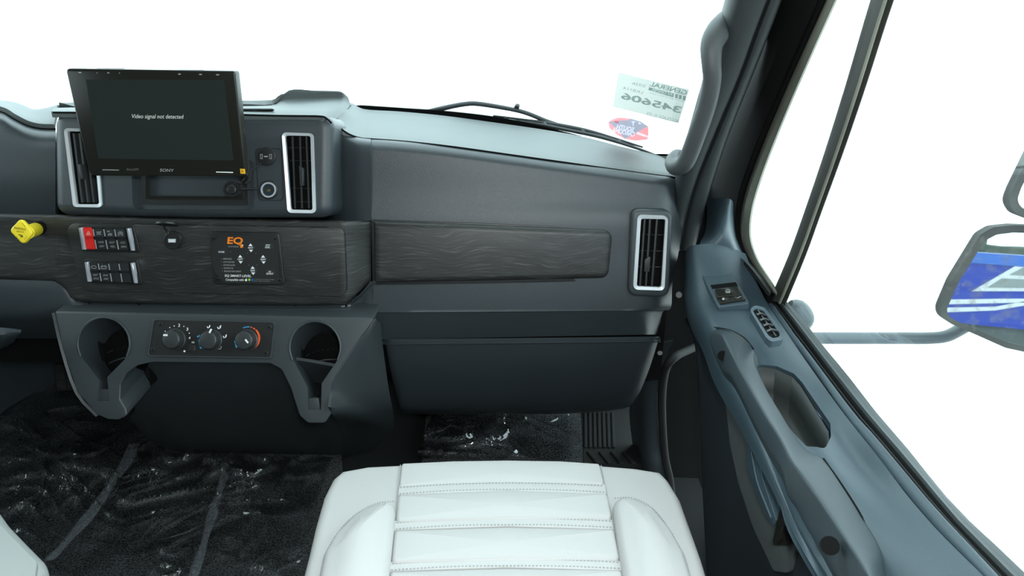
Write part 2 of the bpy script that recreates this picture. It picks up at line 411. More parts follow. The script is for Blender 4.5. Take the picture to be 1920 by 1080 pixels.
rows = []
for t in (0, .12, .5, .88, 1):
    rows.append([P(a[0]+(b[0]-a[0])*t, a[1]+(b[1]-a[1])*t - (0, 2.0, 1.5, .6, 0)[(0, .12, .5, .88, 1).index(t)], a[2]+(b[2]-a[2])*t) for a, b in zip(seam, back)])
rows.append([P(x, y+16, Y+.02) for x, y, Y in back])
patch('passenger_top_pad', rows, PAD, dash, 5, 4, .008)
tube('pad_seam', [P(x, y+1.2, Y-.001) for x, y, Y in seam], .0015, MATT, dash, 8, 4)
# faces of the passenger side, one left and one right of the parting line
ts = [0, .1, .25, .43, .6, .76, .84, .92, .965, 1]
lx = [696.6]*6+[697.5, 699.5, 700.5, 702.5, 706]
rx = [1281, 1282, 1283, 1283, 1283, 1281, 1273, 1261, 1258, 1242, 1236]
topy = np.interp
def seam_y(x): return float(np.interp(x, [s[0] for s in seam], [s[1] for s in seam]))
offs = [1.5, 7, 17, 32]
rows = []
for i in range(11):
    row = []
    for t in ts:
        x = lx[i]+(rx[i]-lx[i])*t
        Yt = 1.268+.030*t; Yb = 1.222+.032*t
        edge = .05*max(0, (t-.93)/.07)**2
        if i < 4: y = seam_y(x)+offs[i]; Y = Yt+(Yb+.020-Yt)*(0, .45, .85, 1.0)[i]
        else:
            y = (seam_y(x)*.35+.65*412, 414, 470, 530, 581, 590, 637)[i-4] - (10*t if i == 10 else 0) + (-4*t if i in (8, 9) else 0)
            Y = Yb + (.012, 0, -.006, -.012, -.015, -.013, .010)[i-4]
        if i >= 4: edge *= 1.2
        row.append(P(x, y, Y+edge))
    rows.append(row)
face = patch('passenger_face', rows, PLASTIC, dash, 4, 4, .012)
box_obj('dash_light_block', (-1.30, 1.31, .35), (.27, 1.58, .70), MATT, dash)  # unseen black box added behind the dash to block light
box_obj('cowl_light_block', (-1.44, 1.57, .68), (.40, 1.99, .72), MATT, dash)  # unseen panel added to keep sky light out of the footwell
box_obj('dash_light_block', (-1.30, 1.33, .70), (-.22, 1.50, .79), MATT, dash)  # second unseen box, added so no sky shows through the parting line
# vent pad and recess of the right vent
PV = Plane(P(1200, 405, 1.235), P(1252, 405, 1.238), P(1215, 545, 1.226))
vo = arcs([(1196, 403), (1253, 405), (1246, 545), (1187, 543)], 9)
cut(face, arcs([(1200, 408), (1249, 409), (1242, 541), (1191, 539)], 4), PV, .06, .04)
pad = plate('vent_pad', arcs([(1184, 392), (1262, 394), (1255, 558), (1177, 556)], 16), PV, .02, PLASTIC, dash, bevel=.006, h=-.002)
cut(pad, arcs([(1200, 408), (1249, 409), (1242, 541), (1191, 539)], 4), PV, .06, .06)
# left of the parting line: flank between the bezel and the passenger face
rows = []
fl = [(616, 1.30), (626, 1.262), (640, 1.243), (655, 1.232), (672, 1.224), (695.6, 1.221)]
for i, (dy, y, dY) in enumerate(((1.5, 0, .028), (9, 0, .012), (24, 0, .003), (55, 0, 0), (0, 350, 0), (0, 414, 0))):
    rows.append([P(x, (seam_y(max(x, 629))+dy) if dy else y, Y+dY) for x, Y in fl])
patch('centre_flank', rows, PLASTIC, dash, 4, 4, .008)
tube('gap_backing', [P(696.2, 263, 1.292), P(696.2, 290, 1.262), P(696.2, 350, 1.245), P(696.2, 412, 1.24)], .004, MATT, dash, 6, 2)  # black backing added behind the parting line to stop light coming through
# strip under the wood trim, behind the console
xs = [-330, 20, 105, 130, 160, 300, 500, 640, 668, 688, 700]
bt = [514, 522, 528, 547, 566, 570, 572, 571, 563, 545, 531]
rows = [[P(x, y-6, 1.20) for x, y in zip(xs, bt)], [P(x, y, 1.188) for x, y in zip(xs, bt)], [P(x, y+5, 1.181+(.03 if x > 660 else 0)) for x, y in zip(xs, bt)],
        [P(x, 582, 1.176+(.03 if x > 660 else 0)) for x in xs], [P(x, 606, 1.20) for x in xs], [P(x, 635, 1.26) for x in xs]]
patch('lower_centre_strip', rows, PLASTIC, dash, 3, 3, .006)
# wood trim in the middle
xs = [-330, 60, 105, 125, 150, 300, 500, 636, 650, 664, 680, 696]
tp = [393, 401, 402, 402.5, 403, 407, 411, 413.5, 414, 414, 414, 414]
bo = [516, 526, 530, 546, 565, 570, 572.5, 572, 568, 557, 543, 531]
Yc = [1.182]*8+[1.183, 1.192, 1.206, 1.220]
rows = []
for t, dY in ((0, .010), (.02, .002), (.08, 0), (.3, 0), (.6, -.004), (.9, -.008), (.98, -.006), (1, .004)):
    rows.append([P(x, a+(b-a)*t, Y+dY) for x, a, b, Y in zip(xs, tp, bo, Yc)])
patch('centre_wood_trim', rows, WOOD, dash, 3, 3, .008)
wp = plate('switch_wood_panel', arcs([(121, 418), (645, 427), (650, 557), (153, 546)], (16, 14, 16, 22)), PC, .010, WOOD, dash, bevel=.0022, seg=2, h=.0045)
# passenger wood trim, softly bulged
pt = soft('passenger_wood_trim', arcs([(699, 415), (900, 421), (1152, 431), (1143, 524), (900, 529), (700, 532)], (0, 0, 18, 17, 0, 0)), PP, .03, WOOD, dash, r=.013, seg=5, h=.012)
# groove round the passenger trim
plate('trim_gasket', arcs([(697, 412.5), (900, 418.5), (1155, 428), (1146, 527), (900, 531.5), (698, 534)], (1, 0, 17, 15, 0, 1)), PP, .02, BLACK, dash, bevel=.001, h=.0035)
# knee panel under the passenger face
rows = []
for y0, l, r, Y in ((638, 720, 1236, 1.232), (641, 721, 1235, 1.226), (690, 730, 1218, 1.245), (735, 742, 1200, 1.275), (760, 749, 1190, 1.300), (771, 754, 1182, 1.330), (776, 760, 1170, 1.40)):
    row = []
    for t in (0, .03, .25, .5, .72, .9, .97, 1):
        x = l+(r-l)*t; y = y0 - (638-633 if y0 < 645 else 0)*t - (10*max(0, (t-.7)/.3)**2 if y0 > 750 else 0)
        row.append(P(x, y, Y+.028*t+(.012 if t in (0, 1) else 0)))
    rows.append(row)
patch('knee_panel', rows, PLASTIC, dash, 3, 3, .01)
# driver side face and deck
dl = [(-330, 206, 1.25), (-200, 207, 1.25), (-100, 207, 1.25), (-45, 206, 1.25), (0, 208, 1.25), (24, 221, 1.25), (50, 234, 1.25), (75, 240, 1.25), (104, 241, 1.25)]
rows = [[P(x, y+d, Y+dY) for x, y, Y in dl] for d, dY in ((1.5, 0), (9, -.02), (26, -.034))]
rows += [[P(x, yy, 1.214+(.008 if yy > 380 else 0)) for x, y, Y in dl] for yy in (300, 350, 405)]
patch('driver_face', rows, PLASTIC, dash, 4, 4, .008)
db = [(-330, 196, 1.5), (-200, 196, 1.5), (-100, 196, 1.5), (-45, 195.5, 1.5), (0, 195, 1.5), (30, 199, 1.5), (60, 211, 1.45), (85, 210, 1.42), (112, 203, 1.42)]
rows = [[P(a[0]+(b[0]-a[0])*t, a[1]+(b[1]-a[1])*t-(1.5 if 0 < t < 1 else 0), a[2]+(b[2]-a[2])*t) for a, b in zip(dl, db)] for t in (0, .12, .5, 1)]
rows.append([P(x, y+14, Y+.02) for x, y, Y in db])
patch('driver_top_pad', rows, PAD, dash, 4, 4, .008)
# centre deck with the hump behind the bezel
X = [[96, 250, 400, 455, 515, 545, 596, 611, 623], [99, 250, 400, 456, 514, 543, 603, 619, 631], [104, 250, 400, 456, 512, 538, 615, 633, 646],
     [108, 250, 400, 456, 511, 532, 628, 645, 657], [112, 250, 400, 456, 512, 542, 633, 640, 655], [112, 250, 400, 456, 513, 544, 634, 641, 655]]
Yp = [[209, 210, 212, 213.5, 215, 215.5, 216, 219, 230], [205, 205, 206, 207, 207, 207, 208, 211, 222], [203, 202, 202, 202, 201, 200, 198, 200, 209],
      [202, 199, 199, 198.5, 197, 190, 186, 187, 195], [201, 198, 198, 197, 196, 169, 171, 174, 181], [205, 203, 203, 203, 202, 178, 178, 181, 188]]
D = [1.195, 1.24, 1.33, 1.42, 1.425, 1.46]
X[3][6:] = [628, 644, 656]; X[4][6:] = [630, 642, 652]; X[5][6:] = [631, 643, 653]; Yp[3][6:] = [186, 188, 196]; Yp[4][6:] = [170.5, 173, 181]; Yp[5][6:] = [178, 180, 188]
for a in X: a.insert(6, a[5]*.45+a[6]*.55)
for a in Yp: a.insert(6, a[5]*.45+a[6]*.55)
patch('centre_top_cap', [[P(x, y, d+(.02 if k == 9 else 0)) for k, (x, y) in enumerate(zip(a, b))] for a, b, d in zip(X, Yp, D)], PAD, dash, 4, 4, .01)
tube('cap_seam', [P(x, y+1.3, d) for x, y, d in ((100, 209.5, 1.193), (250, 210.5, 1.193), (400, 212.5, 1.193), (515, 215.5, 1.193), (596, 216.7, 1.193), (611, 220, 1.195), (622, 230, 1.198))], .0016, MATT, dash, 8, 3)
tube('pad_seam', [P(x, y+1, Y-.001) for x, y, Y in dl], .0014, MATT, dash, 8, 3)
plate('cap_slot', [(450, 203.2), (510, 203.4), (514, 205.2), (452, 205)], Plane(P(450, 203, 1.30), P(510, 203, 1.30), P(450, 205, 1.27)), .002, MATT, dash, h=.003)
# centre bezel with its openings
bz = soft('centre_bezel', arcs([(96, 208), (360, 210), (624, 213), (621, 409), (360, 409), (98, 403)], (24, 0, 28, 24, 0, 24)), PB, .09, PLASTIC, dash, r=.019, seg=6)
vl = arcs([(119, 240), (180, 242), (191, 389), (137, 388)], 7)
vm = arcs([(528, 248), (587, 250), (592, 400), (539, 399)], 8)
vli = arcs([(126, 246), (174, 247), (186, 383), (143, 383)], 4)
vmi = arcs([(534, 254), (582, 255), (586, 394), (545, 393)], 4)
rad = arcs([(246, 300), (475, 300), (477, 394), (249, 393)], 11)
cut(bz, vli, PB, .05, .035); cut(bz, vmi, PB, .05, .035); cut(bz, rad, PB, .05, .012)
def vent(name_plane, outer, inner, slats, knob, cross, angle_px):
    pl = name_plane
    v = plate('air_vent', inner, pl, .004, MATT, dash, h=-.024)
    ring('frame', outer, inner, pl, .006, SATIN, v, h=.0035, hin=.0015)
    ring('duct', arcs_in(outer, inner, .3), arcs_in(outer, inner, 1.0), pl, .026, BLACK, v, h=.0)
    for (x0, y0, x1, y1) in slats:
        bm = bmesh.new(); n = pl.n
        a, b = pl.at(x0, y0), pl.at(x1, y1); w = np.cross(b-a, n); w /= np.linalg.norm(w)
        sl = (n*.9+w*.35*angle_px); sl /= np.linalg.norm(sl)
        for s in (-1, 1):
            for e in (a, b):
                for d in (0, .016): bm.verts.new(e+w*.0016*s-sl*d-n*.001)
        bmesh.ops.convex_hull(bm, input=bm.verts)
        finish('slat', bm, BLACKS, v)
    for y in cross:
        x0, x1 = y[1], y[2]
        a, b = pl.at(x0, y[0], -.016), pl.at(x1, y[0]+1, -.016)
        tube('cross_vane', [a, (a+b)/2, b], .0016, BLACK, v, 6, 1)
    if knob: plate('vent_tab', knob, pl, .014, BLACKS, v, bevel=.001, h=.003)
    return v
def arcs_in(o, i, t): return [(a[0]+(b[0]-a[0])*t, a[1]+(b[1]-a[1])*t) for a, b in zip(o, i)]
BLACKS = mat('vent_slat_plastic', (0.020, 0.022, 0.023), 0.4)
vent(PB, vl, vli, [(137, 250, 153, 380), (148, 250, 164, 380), (159, 250, 175, 380)], [(146, 308), (152, 308), (156, 336), (150, 336)], [(270, 128, 174), (310, 134, 178), (350, 140, 182)], 1)
vent(PB, vm, vmi, [(548, 256, 553, 391), (562, 256, 566, 391), (574, 256, 579, 391)], [(560, 311), (569, 316), (569, 348), (562, 350)], [(277, 534, 583), (301, 536, 584), (353, 541, 586), (378, 543, 586)], -1)
vent(PV, vo, arcs([(1202, 410), (1248, 411), (1240, 539), (1194, 537)], 4), [(1209, 411, 1200, 537), (1219, 411, 1211, 537), (1232, 411, 1222, 538)],
     [(1209, 488), (1216, 481), (1220, 483), (1218, 510), (1208, 510)], [(440, 1203, 1246), (470, 1200, 1244), (500, 1197, 1242)], 1)
# radio slot under the monitor
rs = plate('radio_slot', rad, PB, .003, PLASTIC, dash, h=-.010)
ri = arcs([(275, 318), (452, 320), (453, 371), (275, 370)], 2)
cut(rs, ri, PB, .05, .05)
ring('slot_frame', arcs([(266, 312), (462, 314), (463, 385), (267, 383)], 3), arcs([(275, 318), (452, 320), (453, 371), (275, 370)], 3), PB, .006, BLACK, rs, h=-.006)
ring('slot_lip', arcs([(273, 316), (454, 318), (455, 374), (273, 373)], 2), arcs([(280, 319), (449, 320), (449, 368), (280, 367)], 2), PB, .004, GLOSS, rs, h=-.003)
bm = bmesh.new()
q = [PB.at(x, y, -.012) for x, y in ((275, 318), (452, 320), (453, 371), (275, 370))]; q2 = [p-PB.n*.07 for p in q]
va = [bm.verts.new(p) for p in q]; vb = [bm.verts.new(p) for p in q2]
bm.faces.new(vb)
for i in range(4): bm.faces.new((va[i], vb[i], vb[(i+1) % 4], va[(i+1) % 4]))
finish('slot_box', bm, BLACK, rs)
plate('slot_bracket', [(285, 330), (294, 330), (295, 362), (287, 362)], PB, .002, STEEL, rs, h=-.014)
plate('slot_floor', [(296, 358), (340, 354), (450, 356), (450, 366), (285, 366)], PB, .02, RUBBER, rs, h=-.022, bevel=.002)
for x, y in ((313, 347), (365, 346)): plate('slot_socket', circ(x, y, 6), PB, .01, RUBBER, rs, h=-.05, bevel=.002)
# screws
def screw(parent, pl, x, y, r, h=0.0, m=None, name='screw'):
    o = plate(name, circ(x, y, r, 14), pl, .002, m or BLACK, parent, bevel=.0006, h=h+.0014)
    a = random.random()*3
    q = Print()
    for k in (a, a+1.57):
        dx, dy = math.cos(k)*r*.6, math.sin(k)*r*.6; ex, ey = -math.sin(k)*r*.14, math.cos(k)*r*.14
        q.poly([(x-dx-ex, y-dy-ey), (x+dx-ex, y+dy-ey), (x+dx+ex, y+dy+ey), (x-dx+ex, y-dy+ey)], pl, MATT, h+.0017)
    q.build('cross_slot', None if parent is None else o)
    return o
# dash end bolts near the door
def bolt(x, y, Y, r):
    d = ray(x, y); d = d/np.linalg.norm(d); c = P(x, y, Y)
    bm = bmesh.new(); tube_bm(bm, [c, c-d*.008], r, 12, 1); bmesh.ops.bevel(bm, geom=[e for e in bm.edges], offset=.001, segments=1, affect='EDGES', clamp_overlap=True)
    return finish('bolt', bm, PLASTIC, dash)
bolt(1273, 553, 1.29, .007); bolt(1237, 662, 1.31, .0055)

# ------------------------------------------------------------------ sockets in the bezel
so = thing('power_outlet', 'round twelve volt socket with a bright metal rim below the round cap', 'socket', PB.at(503, 356), None)
plate('collar', circ(503, 356, 18, 28), PB, .004, BLACK, so, bevel=.001, h=.003)
ring('metal_rim', circ(503, 356, 14.5, 28), circ(503, 356, 11.5, 28), PB, .003, CHROME, so, h=.0045)
bm = bmesh.new(); c0 = circ(503, 356, 11.6, 24); a = [bm.verts.new(PB.at(x, y, .0035)) for x, y in c0]
c = bm.verts.new(PB.at(503, 356, .0031)); 
for i in range(24): bm.faces.new((a[i], a[(i+1) % 24], c))
finish('socket_well', bm, mat('socket_well_metal', (.10, .13, .16), .3, metal=.9), so)
plate('contact', circ(503, 357, 3, 10), PB, .001, mat('brass_contact', (.6, .45, .15), .3, metal=1), so, h=.0042)
rp = ring('socket_plate', arcs([(478, 277), (528, 278), (532, 377), (484, 376)], 8), arcs([(479.5, 278.5), (526.5, 279.5), (530.5, 375.5), (485.5, 374.5)], 8), PB, .001, RUBBER, dash, h=.0012)
sc = thing('socket_cap', 'flush round black cap with two bar marks beside the right centre vent', 'cap', PB.at(499, 293))
plate('disc', circ(499, 293, 18, 28), PB, .004, BLACK, sc, bevel=.0012, h=.0035)
q = Print()
for x in (490, 507):
    q.poly([(x-2.2, 289), (x+2.2, 289), (x+2.4, 298), (x-2, 298)], PB, GREY, .0040); q.poly([(x-1.3, 290), (x+1.3, 290), (x+1.4, 297), (x-1.1, 297)], PB, BLACK, .0044)
q.poly([(495, 292.5), (502, 292.5), (502, 294.5), (495, 294.5)], PB, GREY, .0040)
q.build('cap_mark', sc)
hc = thing('tethered_cap', 'round rubber socket cap hanging on its strap over the radio slot', 'cap', PB.at(434, 356, .02))
plate('cap', circ(434, 354, 16, 26), PB, .012, RUBBER, hc, bevel=.002, h=.022)
ring('cap_lip', circ(434, 354, 15, 26), circ(434, 354, 11.5, 26), PB, .003, BLACK, hc, h=.0235)
plate('cap_plug', circ(433, 356, 9.5, 20), PB, .006, BLACK, hc, bevel=.002, h=.027)
tube('strap', [PB.at(447, 342, .022), PB.at(458, 344, .024), PB.at(468, 338, .02), PB.at(471, 322, .014), PB.at(484, 311, .006), PB.at(490, 306, .004)], .0028, RUBBER, hc, 8, 5, .6)
tube('strap', [PB.at(450, 355, .020), PB.at(466, 354, .012), PB.at(486, 354.5, .004)], .0026, RUBBER, hc, 8, 4, .6)

# ------------------------------------------------------------------ monitor
PM = Plane(P(122, 128, 1.075), P(439, 133, 1.075), P(170, 330, 1.080))
mon = thing('monitor', 'tilted flat touchscreen showing a no signal message in front of the dashboard', 'monitor', PM.at(315, 330, -.03))
sb = plate('housing', arcs([(122, 128), (440, 133), (461, 331), (168, 330)], (6, 6, 7, 12)), PM, .017, GLOSS, mon, bevel=.0025, seg=3)
plate('display', [(161, 149), (420, 150), (438, 301), (184, 297)], PM, .001, DISPLAY, mon, h=.0006)
for (a, b, y) in ((142, 161, 127.6), (180, 228, 128), (333, 379, 130.6), (400, 419, 132)):
    plate('top_button', [(a, y), (b, y+.5), (b+1, y+6), (a+1, y+6)], PM, .010, BLACK, mon, bevel=.0008, h=-.004)
q = Print()
q.text('Video signal not detected', PM, 295, 219.5, 97, 10, LIT, .6, -.1, .0009)
q.text('SONY', PM, 313, 319.3, 26, 5.6, GREY, .8, -.1, .0009, bold=.01)
q.text('SiriusXM', PM, 248.5, 317.6, 22, 4.2, DIM, .6, -.1, .0009)
q.poly([(192, 317.6), (223, 318.2), (223, 319.6), (192, 319)], PM, GREY, .0009)
q.poly([(405, 321.6), (437, 322.4), (437.3, 324.2), (405.2, 323.4)], PM, WHITE, .0009)
for x, y, w in ((150, 136, 6), (203, 136.6, 4), (182, 136.5, 1.5), (224, 137, 1.5), (336.5, 139, 5), (376, 139.6, 5), (408, 140.2, 6)):
    q.poly([(x-w/2, y-1), (x+w/2, y-1), (x+w/2, y+1), (x-w/2, y+1)], PM, GREY, .0009)
q.build('lettering', mon)
st = plate('yellow_sticker', [(450, 316.5), (459, 317), (460, 326), (451, 325.6)], PM, .0005, STICKY, mon, h=.0012); st['label'] = 'small yellow sticker'
q = Print(); q.text('R', PM, 455, 321.3, 5, 6, DARKY, 0, 0, .0015); q.build('sticker_mark', st)
tube('mount_arm', [PM.at(320, 215, -.017), PM.at(322, 240, -.05), PB.at(330, 270, -.02)], .02, BLACK, mon, 10, 3)
plate('back_housing', arcs([(230, 190), (380, 192), (390, 300), (245, 298)], 8), PM, .02, BLACK, mon, bevel=.003, h=-.016)
tube('monitor_cable', [PM.at(452, 318, -.02), PM.at(463, 331, -.012), PB.at(455, 342, .02)], .003, BLACK, mon, 8, 4)

# ------------------------------------------------------------------ parking brake valve
PK = Plane(P(20, 425, 1.10), P(80, 430, 1.112), P(45, 455, 1.098))
pk = thing('parking_brake_knob', 'yellow diamond shaped parking brake push knob on the wood trim', 'knob', PC.at(70, 430))
kn = plate('knob', arcs([(38.5, 408.5), (63, 436.5), (42.5, 459), (16.5, 432)], 7), PK, .010, YELLOW, pk, bevel=.003, seg=3)
q = Print()
q.text('PARKING', PK, 37.5, 428.8, 22, 4.6, DARKY, 8, 0, .0005, bold=.01)
q.text('BRAKE', PK, 38, 434.5, 13, 3, DARKY, 8, 0, .0005)
q.text('PUSH TO', PK, 29.5, 420, 9, 2, DARKY, -46, 0, .0005); q.text('RELEASE', PK, 44.5, 422, 9, 2, DARKY, 48, 0, .0005)
q.text('PULL TO', PK, 33.5, 447, 9, 2, DARKY, 46, 0, .0005); q.text('APPLY', PK, 48.5, 446, 9, 2, DARKY, -46, 0, .0005)
q.poly([(34, 439), (42, 440.6), (42.6, 442.4), (35, 441)], PK, DARKY, .0005); q.poly([(38, 442), (43, 442.6), (43.5, 444.6), (40, 445), (38, 444)], PK, DARKY, .0005)
q.build('lettering', kn)
a, b = PK.at(50, 436, -.006), PC.at(71, 428.5, -.01)
tube('shaft', [a, a*.66+b*.34, a*.33+b*.67, b], .0115, YELLOW, pk, 20, 1)
plate('hole_collar', circ(72, 428.5, 13, 24), PC, .004, MATT, pk, h=.0022)

# ------------------------------------------------------------------ switch banks
def quad(c, u, v):   # bilinear point in a pixel quad (TL, TR, BR, BL)
    (a, b, d, e) = [np.array(k, float) for k in c]
    return tuple((a*(1-u)+b*u)*(1-v)+(e*(1-u)+d*u)*v)
def bank(corners, label, texts, icons, red, group):
    t = thing('switch_panel', label, 'switch panel', PC.at(*quad(corners, .5, .5)), group)
    Q = lambda u, v: quad(corners, u, v)
    plate('bezel', arcs([Q(-.03, -.12), Q(1.04, -.1), Q(1.05, 1.08), Q(-.02, 1.08)], 4), PC, .006, BLACK, t, bevel=.0012, h=.0062)
    for i, (u0, u1) in enumerate(((.055, .245), (.245, .45), (.45, .655), (.655, .86))):
        m = RED if (red and i == 0) else BLACKS
        w0, w1 = u0+.012, u1-.012
        # rocker: upper half tilted out, lower half set back (a stepped profile)
        bm = bmesh.new()
        prof = [(.02, .010), (.10, .0155), (.42, .0155), (.54, .0115), (.96, .0095), (.99, .0060)]
        L = [bm.verts.new(PC.at(*Q(w0, v), h)) for v, h in prof]; R = [bm.verts.new(PC.at(*Q(w1, v), h)) for v, h in prof]
        L2 = [bm.verts.new(PC.at(*Q(w0, v), .004)) for v, h in prof]; R2 = [bm.verts.new(PC.at(*Q(w1, v), .004)) for v, h in prof]
        for k in range(5):
            bm.faces.new((L[k], R[k], R[k+1], L[k+1])); bm.faces.new((L2[k], L[k], L[k+1], L2[k+1])); bm.faces.new((R[k], R2[k], R2[k+1], R[k+1]))
        bm.faces.new((L[0], L2[0], R2[0], R[0])); bm.faces.new((L[5], R[5], R2[5], L2[5]))
        r = finish('rocker_switch', bm, m, t, 25)
        if m is RED: r['label'] = 'red hazard light rocker'
        q = Print()
        for v0, v1, h in ((.10, .40, .0160), (.56, .95, .0122)):
            if not (red and i == 0): q.poly([Q(u0-.004, v0), Q(u0+.016, v0), Q(u0+.016, v1), Q(u0-.004, v1)], PC, GREY, h)
        for j, line in enumerate(texts[i]):
            cx, cy_ = Q((u0+u1)/2+.01, .66+.17*j); q.text(line, PC, cx, cy_, 9.5, 3.6, GREY, 0, -.1, .0128)
        cx, cy_ = Q((u0+u1)/2+.0, .27); ic = icons[i]; hh = .0165
        def seg(x0, y0, x1, y1, w=.45, mm=GREY):
            d = np.array((x1-x0, y1-y0)); d = d/np.linalg.norm(d)*w; n_ = (-d[1], d[0])
            q.poly([(cx+x0+n_[0], cy_+y0+n_[1]), (cx+x1+n_[0], cy_+y1+n_[1]), (cx+x1-n_[0], cy_+y1-n_[1]), (cx+x0-n_[0], cy_+y0-n_[1])], PC, mm, hh)
        def chain(p, w=.45, mm=GREY):
            for k in range(len(p)-1): seg(*p[k], *p[k+1], w, mm)
        if ic == 'tri':
            P_ = mat_pink
            chain([(-4.2, 3.4), (0, -3.6), (4.2, 3.4), (-4.2, 3.4)], .8, P_); chain([(-1.8, 2.2), (0, -.9), (1.8, 2.2), (-1.8, 2.2)], .6, P_)
        if ic == 'dome':
            chain([(-5, -2), (5, -2.4)], .5); chain([(-3, -2), (-2, 0), (2, 0), (3, -2)])
            for a_ in (-4, -1.6, 1.6, 4): seg(a_*.6, .8, a_, 3)
        if ic == 'foot':
            chain([(-5, -4), (0, -4.2)]); chain([(-4, -4), (-3, -2.4), (-1.6, -2.4), (-1, -4)]); chain([(-3, 3.6), (-2, 1.4), (1.5, .2), (4, .6), (4.4, 3.6), (-3, 3.6)]); chain([(0, 1.8), (3, 1.8)])
        if ic == 'atc':
            chain([(4.2*math.cos(a_), 3.4*math.sin(a_)) for a_ in np.linspace(2.4, 7.2, 12)]); chain([(1.8*math.cos(a_), 1.6*math.sin(a_)) for a_ in np.linspace(0, 6.3, 10)])
            seg(-5, 3.6, -2, 3.6); seg(2.4, 3.6, 5, 3.2)
        if ic == 'engine': chain([(-4.8, 1), (-4.8, -1), (-3.6, -1), (-2.6, -2.4), (1.6, -2.4), (3, -1), (4.4, -.6), (4.4, 2), (3, 3), (-1.4, 3), (-2.8, 1.4), (-4.8, 1)])
        if ic == 'battery': chain([(-4.8, -2), (4.8, -2), (4.8, 3), (-4.8, 3), (-4.8, -2)]); seg(-3.4, -3, -2, -3); seg(2, -3, 3.4, -3); seg(-3, -.2, -1.6, -.2); seg(1.6, -.2, 3, -.2)
        if len(q.bm.faces): q.build('switch_print', r)
        else: q.bm.free()
    # chrome end caps
    for u0, u1, v0, v1 in ((-.02, .052, .05, 1.0), (.885, .95, .06, .98)):
        bm = bmesh.new()
        for v, h in ((v0, .0145), ((v0+v1)/2-.03, .0145), ((v0+v1)/2+.08, .011), (v1, .009)):
            for k in range(5):
                f = k/4; bm.verts.new(PC.at(*Q(u0+(u1-u0)*f, v), h+.0022*math.sin(math.pi*f))); 
        bm.verts.ensure_lookup_table()
        for a_ in range(3):
            for k in range(4): bm.faces.new([bm.verts[i_] for i_ in (a_*5+k, a_*5+k+1, a_*5+k+6, a_*5+k+5)])
        e = bmesh.ops.extrude_face_region(bm, geom=list(bm.faces))
        for v in [g for g in e['geom'] if isinstance(g, bmesh.types.BMVert)]: v.co -= Vector(PC.n*.006)
        finish('chrome_trim', bm, CHROME, t, 60)
    return t
mat_pink = mat('pale_red_print', (.75, .22, .18), .5)
bank([(149, 425), (247, 426), (257, 471), (156, 468)], 'bank of four rockers with a red hazard switch at its end', [[], ['DOME', 'LIGHT'], ['FOOT', 'WELL'], ['ATC', 'SPIN']], ['tri', 'dome', 'foot', 'atc'], True, None)
bank([(160, 490), (254, 491), (262, 532), (166, 528)], 'all black bank of four rockers below the red hazard switch', [['FAST', 'IDLE'], ['AUX', 'START'], [], []], ['engine', 'battery', '', ''], False, None)

# ------------------------------------------------------------------ USB socket with its open lid
us = thing('usb_socket', 'round usb socket with an open flip lid in the wood panel', 'socket', PC.at(323, 450))
plate('collar', circ(323, 451, 17, 28), PC, .006, BLACK, us, bevel=.0012, h=.008)
ring('collar_rim', circ(323, 451, 15, 28), circ(323, 451, 13, 28), PC, .002, RUBBER, us, h=.0088)
plate('usb_port', [(315, 448), (329, 448), (329, 455), (315, 455)], PC, .002, SATIN, us, bevel=.0005, h=.0092)
plate('port_tongue', [(317, 450.5), (327, 450.5), (327, 453.5), (317, 453.5)], PC, .001, WHITE, us, h=.0098)
lc = PC.at(322, 436, .010); lu = PC.at(340, 436, .010)-lc; lr = np.linalg.norm(lu); lu = lu/lr
out = PC.n*.97+np.array((0, 0, .35)); out -= lu*(out @ lu); out /= np.linalg.norm(out); nn = np.cross(lu, out)
lid_c = PC.at(313, 420, .022)
bm = bmesh.new(); 
f1 = [bm.verts.new(lid_c+lu*lr*1.1*math.cos(k*math.pi/12)+out*lr*1.0*math.sin(k*math.pi/12)+nn*.0015) for k in range(24)]
f2 = [bm.verts.new(np.array(v.co)-nn*.003) for v in f1]
bm.faces.new(f1); bm.faces.new(f2[::-1])
for i in range(24): bm.faces.new((f1[i], f2[i], f2[(i+1) % 24], f1[(i+1) % 24]))
finish('flip_lid', bm, BLACK, us)
tube('lid_hinge', [PC.at(307, 424, .020), PC.at(312, 432, .010), PC.at(316, 438, .008)], .002, BLACK, us, 8, 3)

# ------------------------------------------------------------------ leveling control panel
ev = [(391, 434.5), (526, 437), (535.5, 535.5), (400, 533)]
eq = thing('leveling_panel', 'black keypad with orange logo and white arrows set in the wood panel', 'control panel', PC.at(465, 485))
E = lambda x, y: (390+x/9.82, 430+y/9.82)      # measured from an enlarged view
plate('panel_plate', arcs([(391, 434.5), (523, 436.5), (534.5, 535.5), (400, 533)], 7), PC, .008, BLACK, eq, bevel=.002, seg=3, h=.0082)
kp = plate('keypad', [E(225, 105), E(1060, 112), E(1280, 290), E(1320, 1000), E(290, 985), E(95, 740), E(50, 280)], PC, .001, mat('keypad_film', (.014, .0145, .014), .5), eq, h=.0090)
for x, y in ((95, 165), (1240, 175), (175, 920), (1318, 938)): screw(eq, PC, *E(x, y), 3.6, .0082)
q = Print(); hh = .0098
def tx(s, x, y, w, h_, m=WHITE, bold=.012, ang=1.0): q.text(s, PC, *E(x, y), w/9.82, h_/9.82, m, ang, -.08, hh, bold)
tx('EQ', 500, 218, 285, 150, ORANGE, .03); q.poly([E(575, 260), E(615, 245), E(650, 335), E(600, 345)], PC, ORANGE, hh)
tx('SYSTEMS', 468, 320, 190, 26, GREY, 0); q.poly([E(*c) for c in circ(637, 294, 13, 10)], PC, WHITE, hh+.0002)
